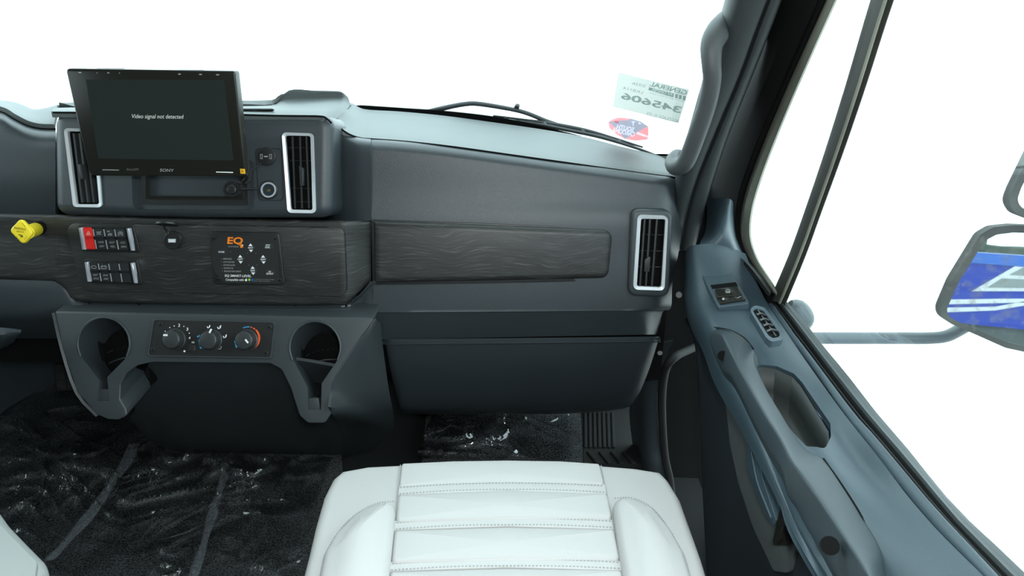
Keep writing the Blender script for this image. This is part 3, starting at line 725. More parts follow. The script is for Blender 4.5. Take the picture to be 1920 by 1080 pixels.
for name, x, y in (('FRONT', 785, 340), ('LEFT', 595, 550), ('RIGHT', 1017, 553), ('REAR', 825, 758)):
    q.poly([E(x-40, y-30), E(x-4, y-80), E(x+36, y-30)], PC, WHITE, hh); q.poly([E(x-32, y+36), E(x+44, y+36), E(x+8, y+82)], PC, WHITE, hh)
    tx(name, x, y+2, 95 if name != 'REAR' else 82, 30)
tx('POWER', 248, 417, 108, 30); tx('AUTO', 1100, 292, 80, 30); tx('LEVEL', 1097, 332, 90, 30); tx('ALL', 1138, 778, 50, 30); tx('RETRACT', 1140, 818, 128, 30)
for i, (s_, w) in enumerate((('OPERATING', 160), ('LOW VOLTAGE', 205), ('EXCESS SLOPE', 212), ('IGNITION ON', 170), ('ENGAGE PARK BRAKE', 310))):
    tx(s_, 275+i*6+w/2, 545+i*57, w, 28, GREY, .004); q.poly([E(*c) for c in circ(240+i*6, 542+i*57, 7, 8)], PC, DIM, hh)
tx('EQ SMART-LEVEL', 555, 860, 485, 50); tx('Compatible with', 492, 934, 330, 52)
q.poly([E(*c) for c in circ(700, 935, 22, 14, 20)], PC, WHITE, hh); q.poly([E(700, 912), E(712, 898), E(716, 906), E(706, 916)], PC, WHITE, hh)
q.poly([E(*c) for c in circ(760, 928, 24, 16)], PC, GREEN, hh); q.poly([E(*c) for c in circ(815, 932, 15, 12, 24)], PC, BLUEP, hh)
tx('for information on all systems and apps', 1030, 922, 370, 16, GREY, 0); tx('visit the maker on the web', 985, 950, 300, 16, GREY, 0)
for x, y in ((412, 412), (730, 440), (880, 437), (752, 660), (903, 658)): q.poly([E(*c) for c in circ(x, y, 9, 8)], PC, DIM, hh)
q.build('keypad_print', kp)
KEY = mat('keypad_key', (.022, .026, .027), .45)
for x, y, w, h_ in ((265, 410, 180, 85), (1110, 305, 165, 85), (1150, 790, 175, 90)):
    plate('key', arcs([E(x-w/2, y-h_/2), E(x+w/2, y-h_/2), E(x+w/2+6, y+h_/2), E(x-w/2+6, y+h_/2)], 1), PC, .0008, KEY, eq, h=.0094)
for x, y in ((815, 335), (630, 545), (1050, 550), (860, 755)):
    plate('key', [E(x-95, y), E(x-25, y-75), E(x+60, y), E(x-15, y+80)], PC, .0008, KEY, eq, h=.0094)

# ================================================================== lower console with cup holders
PK2 = Plane(P(105, 590, 1.150), P(700, 596, 1.155), P(400, 790, 1.085))
con = thing('lower_console', 'charcoal lower console with two deep cup holders under the wood trim', 'console', PZ(430, 850, 0.0))
fo = [(102, 584), (400, 590), (704, 597), (628, 709), (622, 775), (610, 794), (577, 794), (561, 780), (544, 727), (527, 693), (506, 682), (285, 680), (258, 686), (236, 702), (226, 722),
      (225, 750), (236, 768), (238, 780), (222, 788), (202, 787), (181, 778), (144, 736), (117, 655)]
fr_ = [3, 0, 4, 20, 14, 10, 10, 14, 30, 14, 14, 14, 14, 12, 12, 8, 6, 6, 5, 6, 8, 20, 20]
fas = plate('fascia', arcs(fo, fr_, 4), PK2, 1, CONSOLE, con, bevel=.007, seg=4, vec=(0, .085, .012))
def teardrop(cx, cy_, r, ry, tip, w0, w1):
    L = []
    for k in range(25):
        a = math.radians(128-k*(256)/24) - math.pi/2   # from lower left over the top to lower right
        L.append((cx+r*math.sin(math.radians(-128+k*256/24)), cy_-ry*math.cos(math.radians(-128+k*256/24))))
    L += [(tip[0]+w0, tip[1]-(tip[1]-cy_)*.42), (tip[0]+w1, tip[1]), (tip[0]-w1, tip[1]), (tip[0]-w0, tip[1]-(tip[1]-cy_)*.36)]
    return L
AX = (0, .80, -.60)
tdl = teardrop(195, 645, 48, 49, (194, 752), 7, 11); tdr = teardrop(591, 652, 47, 49, (590, 768), 13, 12)
for td in (tdl, tdr): cut(fas, td, PK2, .03, .16, AX)
for td, c, fl_ in ((tdl, (195, 645), (194, 748)), (tdr, (591, 652), (588, 764))):
    # rounded lip, and a cup coloured matt black for the shade inside
    lip = [(c[0]+(x-c[0])*1.045, c[1]+(y-c[1])*1.045) for x, y in td[:25]]
    tube('cup_lip', [PK2.lift(x, y, .0005) for x, y in [(c[0]+(x-c[0])*1.02, c[1]+(y-c[1])*1.02) for x, y in td[1:24:2]]], .0022, CONSOLE, con, 8, 2)
    bm = bmesh.new(); ax = np.array(AX)/np.linalg.norm(AX); nseg = 28
    cc = PK2.at(*c); 
    cen = cc + np.array((0, .060, -.020)); rr = .047
    top = [bm.verts.new(cen+np.array((rr*math.cos(k*2*math.pi/nseg), rr*math.sin(k*2*math.pi/nseg), .09))) for k in range(nseg)]
    bot = [bm.verts.new(cen+np.array((rr*.92*math.cos(k*2*math.pi/nseg), rr*.92*math.sin(k*2*math.pi/nseg), -.085))) for k in range(nseg)]
    bm.faces.new(bot)
    for k in range(nseg): bm.faces.new((top[k], top[(k+1) % nseg], bot[(k+1) % nseg], bot[k]))
    # keep only the side away from the viewer open towards him
    bmesh.ops.delete(bm, geom=[f for f in bm.faces if abs(f.normal.z) < .5 and f.calc_center_median().y < cen[1]-.012], context='FACES')
    cup = finish('cup_holder', bm, MATT, con, recalc=False)
    m = cup.modifiers.new('s', 'SOLIDIFY'); m.thickness = .003; apply_mods(cup)
    for dz, r2 in ((-.030, .99), (-.052, .96)):
        tube('cup_rib', [cen+np.array((rr*r2*math.cos(a_), rr*r2*math.sin(a_), dz)) for a_ in np.linspace(.15, math.pi-.15, 9)], .0022, CONSOLE, cup, 8, 2)
    plate('finger_slot', [(fl_[0]-9, fl_[1]-18), (fl_[0]+9, fl_[1]-18), (fl_[0]+13, fl_[1]+6), (fl_[0]-13, fl_[1]+6)], PK2, .012, CONSOLE, cup, bevel=.002, h=-.006)
# recessed middle of the console, flank and foot
cols = [[(281, 672), (276, 690), (258, 730), (252, 775), (249, 792), (310, 853)], [(340, 672), (340, 695), (338, 730), (334, 775), (330, 815), (345, 855)],
        [(420, 672), (420, 695), (420, 730), (420, 775), (420, 815), (420, 857)], [(500, 674), (502, 695), (505, 730), (508, 775), (510, 815), (510, 858)],
        [(560, 676), (566, 700), (575, 740), (580, 780), (585, 815), (590, 858)], [(640, 690), (640, 710), (645, 750), (650, 790), (655, 820), (660, 857)]]
Yr = [1.150, 1.185, 1.235, 1.31, 1.39, 1.53]
patch('recessed_front', [[P(*cols[c][r], Yr[r]+(.02 if c == 0 and r > 3 else 0)) for c in range(6)] for r in range(6)], CONSOLE, con, 3, 3, .006)
ridge = [(703, 597, 1.153), (672, 643, 1.134), (629, 708, 1.113), (623, 740, 1.103), (622, 775, 1.093), (640, 800, 1.30), (655, 857, 1.52)]
outer_ = [(714, 606, 1.20), (718, 650, 1.21), (729, 730, 1.235), (736, 765, 1.27), (738, 790, 1.34), (732, 812, 1.40), (700, 845, 1.50)]
rows = []
for (a, b) in zip(ridge, outer_):
    rows.append([P(a[0]+(b[0]-a[0])*t, a[1]+(b[1]-a[1])*t, a[2]+(b[2]-a[2])*t-(.012 if 0 < t < 1 else 0)) for t in (0, .3, .7, 1)])
patch('right_flank', rows, CONSOLE, con, 3, 3, .006)
rows = [[P(x, y, Y) for x, y, Y in r_] for r_ in ([(103, 586, 1.16), (119, 655, 1.13), (146, 735, 1.105), (184, 778, 1.095)], [(112, 590, 1.26), (130, 655, 1.26), (158, 730, 1.26), (200, 770, 1.26)])]
patch('left_flank', rows, CONSOLE, con, 3, 2, .005)
# ------------------------------------------------------------------ climate panel
cl = thing('climate_panel', 'black climate control panel with three round knobs on the console', 'control panel', PK2.at(397, 634))
K = lambda x, y: (270+x/7.53, 590+y/7.53)
plate('panel_frame', arcs([(286, 597), (517, 602), (510, 673), (275, 669)], 6), PK2, .01, CONSOLE, cl, bevel=.0015, h=.004)
ring('panel_rim', arcs([(287, 598), (516, 603), (509.5, 672), (276, 668)], 6), arcs([(289, 600), (514, 605), (507, 670), (278.5, 666)], 5), PK2, .004, CONSOLE, cl, h=.0055)
cpl = plate('panel_plate', arcs([(289, 600), (514, 605), (507, 670), (278.5, 666)], 5), PK2, .003, BLACK, cl, h=.0045)
for x, y in ((228, 135), (1772, 178), (118, 498), (1718, 545)): screw(cl, PK2, *K(x, y), 4.2, .0045)
q = Print(); h0 = .0052
tx = lambda s_, x, y, w, h_, m=WHITE: q.text(s_, PK2, *K(x, y), w/7.53, h_/7.53, m, 1, -.1, h0, .01)
tx('2', 497, 150, 28, 42); tx('3', 612, 205, 28, 42); tx('4', 643, 328, 26, 38)
for x, y in ((427, 160), (363, 182), (562, 165), (640, 262), (300, 235), (268, 325)): q.poly([K(*c) for c in circ(x, y, 8, 8)], PK2, WHITE, h0)
q.poly([K(*c) for c in circ(571, 516, 15, 12)], PK2, WHITE, h0)
def person(x, y, m, s_=1.0):   # the seated figure of the airflow symbols
    q.poly([K(x+10*s_, y-24*s_), K(x+24*s_, y-24*s_), K(x+18*s_, y+8*s_), K(x+4*s_, y+16*s_), K(x+2*s_, y+4*s_)], PK2, m, h0)
    q.poly([K(x-26*s_, y-4*s_), K(x-16*s_, y-8*s_), K(x-6*s_, y+10*s_), K(x+6*s_, y+6*s_), K(x+4*s_, y+16*s_), K(x-14*s_, y+20*s_)], PK2, m, h0)
person(912, 172, WHITE); person(1062, 180, WHITE, 1.2); person(1142, 308, WHITE, 1.2); person(812, 458, CYAN, 1.1); person(765, 305, CYAN, .8)
q.poly([K(766, 355), K(778, 352), K(800, 424), K(786, 432)], PK2, CYAN, h0)
q.poly([K(1030, 450), K(1065, 442), K(1098, 450), K(1084, 488), K(1044, 488)], PK2, GREY, h0); q.poly([K(1042, 456), K(1065, 450), K(1086, 456), K(1078, 480), K(1050, 480)], PK2, BLACK, h0+.0002)
q.poly([K(668, 388), K(684, 376), K(712, 380), K(714, 402), K(672, 404)], PK2, GREY, h0)
q.poly([K(1272, 366), K(1284, 372), K(1324, 458), K(1298, 468)], PK2, CYAN, h0)
cx, cy_, ra = 1470, 330, 158
for k in range(26):
    a0, a1 = math.radians(-78+k*5.1), math.radians(-78+(k+1)*5.1)
    if k in (2, 5): continue
    w = 6+min(k, 10)*.8
    q.poly([K(cx+(ra-w)*math.cos(a0), cy_+(ra-w)*math.sin(a0)), K(cx+(ra+w)*math.cos(a0), cy_+(ra+w)*math.sin(a0)), K(cx+(ra+w)*math.cos(a1), cy_+(ra+w)*math.sin(a1)), K(cx+(ra-w)*math.cos(a1), cy_+(ra-w)*math.sin(a1))], PK2, REDOR, h0)
for k in range(4):
    a0 = math.radians(-116+k*9); a1 = a0+.1
    q.poly([K(cx+(ra-7)*math.cos(a0), cy_+(ra-7)*math.sin(a0)), K(cx+(ra+7)*math.cos(a0), cy_+(ra+7)*math.sin(a0)), K(cx+(ra+7)*math.cos(a1), cy_+(ra+7)*math.sin(a1)), K(cx+(ra-7)*math.cos(a1), cy_+(ra-7)*math.sin(a1))], PK2, CYAN, h0)
q.build('panel_print', cpl)
plate('push_button', arcs([K(610, 420), K(720, 425), K(728, 520), K(600, 515)], 3), PK2, .003, BLACKS, cl, bevel=.0008, h=.0065)
KNOB = mat('knob_plastic', (.026, .029, .030), .42)
for x, y, mx, my, ang in ((400, 308, 302, 289, 2), (912, 318, 937, 230, -62), (1412, 320, 1450, 375, 52)):
    fx, fy = K(x, y); bx, by = fx+7, fy+4
    bm = bmesh.new()
    seg_ = 36; rings_ = []
    px_m = np.linalg.norm(PK2.at(fx+10, fy)-PK2.at(fx, fy))/10
    o0 = PK2.at(bx+2, by+1); uu = PK2.at(bx+12, by)-o0; uu /= np.linalg.norm(uu); vv = np.cross(PK2.n, uu)
    for hh_, r_ in ((.004, 20), (.008, 19.6), (.0085, 18.4), (.0215, 16.6), (.0235, 15.6), (.024, 14.0)):
        rings_.append([bm.verts.new(o0+PK2.n*hh_+(uu*math.cos(k*2*math.pi/seg_)+vv*math.sin(k*2*math.pi/seg_))*px_m*r_*(1.0 if (k % 3 or hh_ < .0084 or hh_ > .0236) else .975)) for k in range(seg_)])
    for a_, b_ in zip(rings_, rings_[1:]):
        for k in range(seg_): bm.faces.new((a_[k], a_[(k+1) % seg_], b_[(k+1) % seg_], b_[k]))
    bm.faces.new(rings_[-1]); bm.faces.new(rings_[0][::-1])
    kn = finish('knob', bm, KNOB, cl, 45)
    q = Print(); a_ = math.radians(ang); fx2, fy2 = K(mx, my)
    dx, dy = math.cos(a_)*4.2, math.sin(a_)*4.2; ex, ey = -math.sin(a_)*1.7, math.cos(a_)*1.7
    q.poly([(fx2-dx-ex, fy2-dy-ey), (fx2+dx-ex, fy2+dy-ey), (fx2+dx+ex, fy2+dy+ey), (fx2-dx+ex, fy2-dy+ey)], PK2, WHITE, .0252)
    q.build('pointer', kn)
# ------------------------------------------------------------------ driver side bits
sc_ = thing('steering_column_cover', 'dark steering column cover edge under the driver side dash', 'column cover', P(0, 630, 1.05))
rows = [[P(-80, 612, 1.02), P(0, 614, 1.02), (P(40, 618, 1.04))], [P(-80, 630, 1.0), P(0, 628, 1.0), P(38, 626, 1.03)], [P(-80, 655, 1.03), P(0, 648, 1.05), P(30, 634, 1.10)], [P(-80, 670, 1.2), P(0, 655, 1.2), P(28, 640, 1.2)]]
patch('cover_shell', rows, PLASTIC, sc_, 3, 3, .006)
pd = thing('brake_pedal', 'black rubber pedal pad with grid grooves left of the console', 'pedal', PZ(125, 760, .0))
PPd = Plane(P(100, 665, 1.42), P(146, 665, 1.42), P(115, 730, 1.37))
plate('pedal_plate', arcs([(99, 662), (150, 660), (162, 730), (106, 732)], 5), PPd, .012, RUBBER, pd, bevel=.002)
for i in range(4):
    for j in range(3):
        x0 = 102+j*18+i*1.6; y0 = 665+i*16.5
        plate('tread_block', [(x0, y0), (x0+15.5, y0), (x0+17, y0+13.5), (x0+1.4, y0+13.5)], PPd, .004, RUBBER, pd, bevel=.001, h=.003)
tube('pedal_arm', [PPd.at(130, 690, -.012), PPd.at(130, 650, -.08), P(125, 610, 1.6)], .010, BLACK, pd, 8, 3)

# ================================================================== floor coverings
def ground_sheet(name, outline, z, mat_, lab, cat, n=130, amp=.006, seed=0, lift=None, kind=None):
    q = np.array([PZ(x, y, z)[:2] for x, y in outline]); lo, hi = q.min(0), q.max(0)
    def inside(p):
        c = False; j = len(q)-1
        for i in range(len(q)):
            if (q[i][1] > p[1]) != (q[j][1] > p[1]) and p[0] < (q[j][0]-q[i][0])*(p[1]-q[i][1])/(q[j][1]-q[i][1])+q[i][0]: c = not c
            j = i
        return c
    nx = n; ny = max(4, int(n*(hi[1]-lo[1])/(hi[0]-lo[0])))
    bm = bmesh.new(); V = {}
    for i in range(nx+1):
        for j in range(ny+1):
            p = (lo[0]+(hi[0]-lo[0])*i/nx, lo[1]+(hi[1]-lo[1])*j/ny)
            if inside(p):
                dz = 0
                if amp:
                    w = noise.noise(Vector((p[0]*4+seed, p[1]*4, seed)))
                    m1 = max(0, noise.noise(Vector((p[0]*3.1+seed*2, p[1]*3.3, 9.1)))+.32)
                    r = max(0, 1-abs(noise.noise(Vector((p[0]*7+w*2+seed*3, p[1]*10-w*2, 3.1))))*9)**2
                    r2 = max(0, 1-abs(noise.noise(Vector((p[0]*13-w*3, p[1]*9+w*3, 7.7+seed))))*6)**2
                    r3 = noise.noise(Vector((p[0]*12, p[1]*14, 1.7+seed)))
                    dz = amp*(r*.7*m1*1.6+r2*.45*m1*1.5+.35*r3+.5)
                if lift: dz += lift(p)
                V[i, j] = bm.verts.new((p[0], p[1], z+dz))
    for i in range(nx):
        for j in range(ny):
            k = [(i, j), (i+1, j), (i+1, j+1), (i, j+1)]
            if all(c in V for c in k): bm.faces.new([V[c] for c in k])
    o = finish(name, bm, mat_, None, 80)
    if o.data.polygons and o.data.polygons[0].normal.z < 0: o.data.flip_normals()
    return set_props(o, lab, cat, None, kind)
mt = plate('floor_carpet', [(-80, 700), (330, 700), (640, 845), (660, 1200), (-300, 1200)], Plane(PZ(0, 800, .012), PZ(300, 800, .012), PZ(100, 1000, .012)), .011, CARPET, None, bevel=.002)
set_props(mt, 'black carpet on the driver side floor beside the console', 'carpet')
mt2 = plate('footwell_carpet', arcs([(806, 700), (1092, 700), (1094, 868), (790, 868)], 3), Plane(PZ(0, 800, .012), PZ(300, 800, .012), PZ(100, 1000, .012)), .011, CARPET, None, bevel=.002)
set_props(mt2, 'small black carpet in the passenger footwell behind the seat front', 'carpet')
ground_sheet('plastic_film', [(-80, 735), (150, 740), (255, 800), (330, 852), (625, 862), (600, 940), (560, 1090), (600, 1200), (-200, 1200)], .020, FILM,
             'clear wrinkled protective film over the carpet beside the console', 'plastic film', 300, .018, 2.0)
ground_sheet('plastic_film', [(815, 770), (1086, 772), (1092, 866), (782, 866), (795, 815)], .020, FILM,
             'clear torn protective film over the passenger footwell carpet', 'plastic film', 170, .018, 5.0)
fm = bpy.data.objects['plastic_film']
FT = glass('clear_seam_tape', (.80, .82, .85), refl=1.5)
def haze(m, f):
    nt = m.node_tree; L = nt.links; out = nt.nodes['Material Output']; prev = out.inputs[0].links[0].from_socket
    d = nt.nodes.new('ShaderNodeBsdfDiffuse'); d.inputs['Color'].default_value = (.5, .55, .6, 1); mx = nt.nodes.new('ShaderNodeMixShader'); mx.inputs[0].default_value = f
    L.new(prev, mx.inputs[1]); L.new(d.outputs[0], mx.inputs[2]); L.new(mx.outputs[0], out.inputs[0])
haze(FT, .16)
def fold(name, line, w, hgt):
    rows = [[], [], [], [], []]
    for i, (x, y) in enumerate(line):
        ww = w*(1+.25*math.sin(i*2.1)); hh_ = hgt*(1+.4*math.sin(i*1.3))
        for k, (dx, z) in enumerate(((-ww, .0), (-ww*.45, hh_*.9), (0, hh_*.55), (ww*.4, hh_), (ww, .0))): rows[k].append(PZ(x+dx, y, .034+z))
    return patch(name, rows, FT, fm, 3, 2, 0, up=(0, 0, 1))
fold('film_fold', [(428, 866), (421, 890), (414, 915), (404, 945), (396, 972), (386, 1005), (378, 1035), (364, 1075), (352, 1110)], 8, .004)
fold('film_fold', [(252, 832), (238, 865), (214, 900), (190, 935), (160, 975), (125, 1015), (92, 1050)], 10, .005)
fold('film_fold', [(190, 1022), (230, 1018), (275, 1016), (310, 1010), (345, 1000), (378, 985), (405, 975)], 4, .004)
# ribbed rubber beside the footwell carpet
rb = thing('ribbed_mat', 'ribbed black rubber strip at the right end of the passenger footwell', 'floor mat', PZ(1130, 820, .0))
PF = Plane(PZ(0, 800, .014), PZ(300, 800, .014), PZ(100, 1000, .014))
plate('mat_base', [(1090, 770), (1240, 770), (1262, 870), (1095, 870)], PF, .012, RUBBER, rb)
for k in range(7):
    x = 1095+k*8.5
    plate('rib', [(x, 772), (x+4.5, 772), (x+5.5+k*.3, 838), (x+.5+k*.3, 838)], PF, .004, RUBBER, rb, bevel=.001, h=.004)
for k in range(4):
    x = 1100+k*22
    plate('rib', [(x, 846), (x+6, 845), (x+26, 868), (x+18, 868)], PF, .004, RUBBER, rb, bevel=.001, h=.004)

# ================================================================== seats
ZS = .434
PS = Plane(PZ(900, 900, ZS), PZ(1000, 900, ZS), PZ(950, 1000, ZS))
seat = thing('passenger_seat', 'pale grey vinyl passenger seat with double stitched channels', 'seat', (-.04, .6, 0))
so_ = [(606, 925), (622, 893), (640, 878), (690, 869), (751, 866), (850, 861.5), (950, 860), (1050, 861.5), (1126, 867), (1190, 872), (1240, 880), (1256, 896), (1277, 930), (1297, 985), (1317, 1040), (1350, 1150),
       (1380, 1300), (520, 1300), (545, 1150), (565, 1080), (577, 1035), (590, 980)]
base = soft('cushion', so_, PS, .13, VINYL, seat, r=.014, seg=4)
def pad_(name, px, h, bev, r=11, m=VINYL, th=.02, rs=None): return soft(name, arcs(px, rs or r, 4), PS, th, m, seat, r=bev, seg=4, h=h, crown=bev*.5)
# front roll in three pieces, side bolsters, centre channels
pad_('front_roll', [(753, 868), (850, 863.5), (950, 862), (1050, 863.5), (1124, 868.5), (1133, 908), (950, 904), (748, 912)], .004, .003, rs=[5, 0, 0, 0, 5, 5, 0, 5])
lb = pad_('bolster', [(743, 932), (706, 936), (660, 958), (624, 994), (604, 1030), (592, 1090), (565, 1290), (690, 1290), (728, 1080), (738, 990)], .016, .014, rs=[20, 22, 28, 28, 28, 0, 0, 0, 0, 0], th=.03)
rbk = pad_('bolster', [(1147, 925), (1188, 926), (1228, 945), (1262, 985), (1287, 1030), (1305, 1090), (1340, 1290), (1200, 1290), (1172, 1090), (1157, 1000)], .016, .014, rs=[20, 22, 28, 28, 28, 0, 0, 0, 0, 0], th=.03)
pad_('channel', [(746, 926), (950, 917), (1139, 923), (1149, 972), (950, 971), (741, 978)], .0062, .005, rs=[8, 0, 8, 8, 0, 8])
pad_('channel', [(739, 992), (950, 986), (1152, 990), (1164, 1049), (950, 1048), (733, 1055)], .0062, .005, rs=[8, 0, 8, 8, 0, 8])
pad_('channel', [(731, 1069), (950, 1063), (1166, 1066), (1180, 1125), (950, 1124), (722, 1130)], .0062, .005, rs=[8, 0, 8, 8, 0, 8])
pad_('channel', [(720, 1146), (950, 1140), (1182, 1144), (1198, 1225), (950, 1224), (708, 1230)], .0062, .005, rs=[8, 0, 8, 8, 0, 8])
for y0 in (913, 979, 1056, 1132):
    xl, xr = np.interp(y0, [913, 1132], [746, 720]), np.interp(y0, [913, 1132], [1137, 1181])
    pad_('stitched_band', [(xl+2, y0-3), (950, y0-10), (xr-2, y0-5), (xr, y0+13), (950, y0+7), (xl, y0+15)], .0036, .001, rs=[0]*6, th=.01)
def stitches(name, curve, h, n, m=THREAD, dash=.55, w=.9):
    c = catmull(np.array(curve, float), 12); d = np.r_[0, np.cumsum(np.linalg.norm(np.diff(c, axis=0), axis=1))]
    bm = bmesh.new()
    for k in range(n):
        s0, s1 = d[-1]*k/n, d[-1]*(k+dash)/n
        a = [np.interp(s_, d, c[:, i]) for s_ in (s0, s1) for i in (0, 1)]
        t = np.array((a[2]-a[0], a[3]-a[1])); t /= np.linalg.norm(t); nx_, ny_ = -t[1]*w, t[0]*w
        hs = h if not callable(h) else h((s0+s1)/2/d[-1])
        v = [bm.verts.new(PS.at(x, y, hs)) for x, y in ((a[0]+nx_, a[1]+ny_), (a[2]+nx_, a[3]+ny_), (a[2]-nx_, a[3]-ny_), (a[0]-nx_, a[1]-ny_))]
        u = [bm.verts.new(np.array(x.co)+PS.n*.0008) for x in v]
        bm.faces.new(u); bm.faces.new(v[::-1])
        for i in range(4): bm.faces.new((v[i], v[(i+1) % 4], u[(i+1) % 4], u[i]))
    o = finish(name, bm, m, seat, 30); o['kind'] = 'stuff'; return o
for y0, xl, xr in ((913, 748, 1134), (925, 747, 1138), (979, 741, 1150), (991, 740, 1152), (1056, 733, 1165), (1068, 731, 1167)):
    stitches('stitching', [(xl+2, y0+1), ((xl+950)/2, y0-5), (950, y0-7), ((xr+950)/2, y0-6), (xr-2, y0-2)], .0036, 62)
stitches('stitching', [(738, 940), (706, 944), (668, 964), (634, 998), (615, 1035), (604, 1090)], .0125, 46)
stitches('stitching', [(1152, 934), (1186, 934), (1222, 952), (1252, 988), (1276, 1034), (1293, 1090)], .0125, 46)
stitches('seam', [(751, 872), (747, 925), (740, 985), (731, 1060), (722, 1130)], .0012, 1, SEAM, 1.0, .7)
stitches('seam', [(1127, 873), (1140, 922), (1152, 990), (1166, 1060), (1182, 1130)], .0012, 1, SEAM, 1.0, .7)
box_obj('seat_pedestal', (-.20, .10, 0.0), (.12, .62, .31), MATT, seat, .01)
def backrest(name, c, w, m, parent):
    return box_obj(name, (c-w/2, -.50, .38), (c+w/2, -.36, 1.0), m, parent, .04)
backrest('backrest', -.05, .44, VINYL, seat)
ds = thing('driver_seat', 'pale vinyl driver seat corner tinted grey for shade beside the film covered floor', 'seat', (-.85, .45, 0))
dso = arcs([(-8, 945), (17, 979), (53, 1016), (84, 1047), (88, 1060), (78, 1085), (40, 1200), (-420, 1200), (-420, 920)], [10, 30, 30, 12, 10, 10, 0, 0, 0])
soft('cushion', dso, PS, .12, VINYL_SHADED, ds, r=.012, seg=4, h=.0)
plate('bolster', arcs([(-20, 955), (4, 985), (40, 1022), (70, 1052), (66, 1080), (30, 1200), (-400, 1200), (-400, 955)], 8), PS, .02, VINYL_SHADED, ds, bevel=.006, h=.006)
box_obj('seat_pedestal', (-1.10, .25, 0.0), (-.72, .62, .31), MATT, ds, .01)

# ================================================================== windshield, pillar, wiper
base_line = [(-700, 188, 1.62), (-200, 192, 1.63), (300, 197, 1.64), (690, 206, 1.645), (850, 219, 1.63), (1010, 242, 1.585), (1120, 264, 1.54), (1225, 291, 1.49), (1275, 318, 1.45)]
RAKE = np.array((0, -.57, .82))
rows = []
for k in (-.05, 0.0, .25, .5, .78):
    rows.append([P(x, y, Y)+RAKE*k for x, y, Y in base_line])
ws = patch('window_1', rows, GLASS, None, 4, 2, 0)
struct(ws, 'large clear windshield above the dashboard', 'window')
PW = Plane(P(1120, 264, 1.54), P(1225, 291, 1.49), P(1120, 264, 1.54)+RAKE*.4)
# black ceramic band with its dotted edge, printed low on the glass
bl = [(664, 199.5), (690, 206), (750, 211), (830, 219), (920, 231), (1000, 242), (1060, 252), (1090, 257)]
bu = [(664, 197.5), (690, 198.5), (750, 202.5), (830, 208), (920, 218), (1000, 233), (1060, 248), (1090, 256)]
band_lines = catmull(np.array(base_line), 6)
def onglass(px, py, lift=.004):
    Y = np.interp(px, band_lines[:, 0], band_lines[:, 2]); yb = np.interp(px, band_lines[:, 0], band_lines[:, 1])
    b = P(px, yb, Y); d = ray(px, py)
    n = np.array((.10, -.82, -.57)); n /= np.linalg.norm(n)
    o = b+n*lift
    return EYE+d*(((o-EYE) @ n)/(d @ n))
fb = patch('trim_2', [[onglass(x, y) for x, y in bl], [onglass((a[0]+b[0])/2, (a[1]+b[1])/2) for a, b in zip(bl, bu)], [onglass(x, y) for x, y in bu]], MATT, None, 4, 1, .001)
struct(fb, 'black dotted band along the bottom of the windshield', 'trim')
bm = bmesh.new()
cu = catmull(np.array(bu, float), 12); dd = np.r_[0, np.cumsum(np.linalg.norm(np.diff(cu, axis=0), axis=1))]
for r_ in range(3):
    n = 150
    for k in range(n):
        s_ = dd[-1]*(k+.5*(r_ % 2))/n
        if s_ < 10: continue
        x, y = np.interp(s_, dd, cu[:, 0]), np.interp(s_, dd, cu[:, 1])-1.0-r_*1.9
        rr_ = (.95, .75, .5)[r_]
        bm.faces.new([bm.verts.new(onglass(x+rr_*math.cos(a_), y+rr_*math.sin(a_))) for a_ in np.linspace(0, 2*math.pi, 7)[:-1]])
o = finish('dot_edge', bm, MATT, fb, 0, recalc=False); o['kind'] = 'stuff'
# wiper outside the glass
def og(px, py, out=.02): return onglass(px, py, -out)
wi = thing('windshield_wiper', 'black windshield wiper arm and blade lying outside along the glass', 'wiper', og(800, 210))
WIPER = mat('wiper_black', (.02, .022, .024), .5)
tube('wiper_arm', [og(775, 216, .03), og(800, 211, .03), og(830, 203, .03), og(872, 195, .03), (og(900, 195, .03)), og(960, 205, .03), og(990, 213, .03), og(1022, 226, .03), og(1045, 234, .025)],
     [.007, .0065, .006, .0055, .0055, .005, .005, .005, .005], WIPER, wi, 8, 4)
plate('arm_nut', circ(968, 203, 5, 10), Plane(og(968, 203, .03), og(978, 203, .03), og(968, 213, .03)), .008, WIPER, wi, bevel=.002)
tube('wiper_blade', [og(866, 216, .012), og(930, 224, .012), og(1000, 232, .012), og(1060, 243, .012), og(1130, 258, .012), og(1200, 280, .012), og(1246, 298, .012)], [.002, .003, .004, .004, .004, .003, .002], WIPER, wi, 8, 4)
tube('blade_frame', [og(925, 217, .02), og(985, 225, .022), og(1040, 233, .024), og(1100, 245, .022), og(1160, 262, .02), og(1205, 276, .018)], [.002, .003, .0045, .0045, .003, .002], WIPER, wi, 8, 4)
for a_, b_ in (((945, 221), (952, 226)), ((1020, 231), (1024, 236)), ((1092, 244), (1096, 250)), ((1160, 262), (1163, 268))):
    tube('blade_link', [og(*a_, .02), og(*b_, .013)], .004, WIPER, wi, 6, 1)
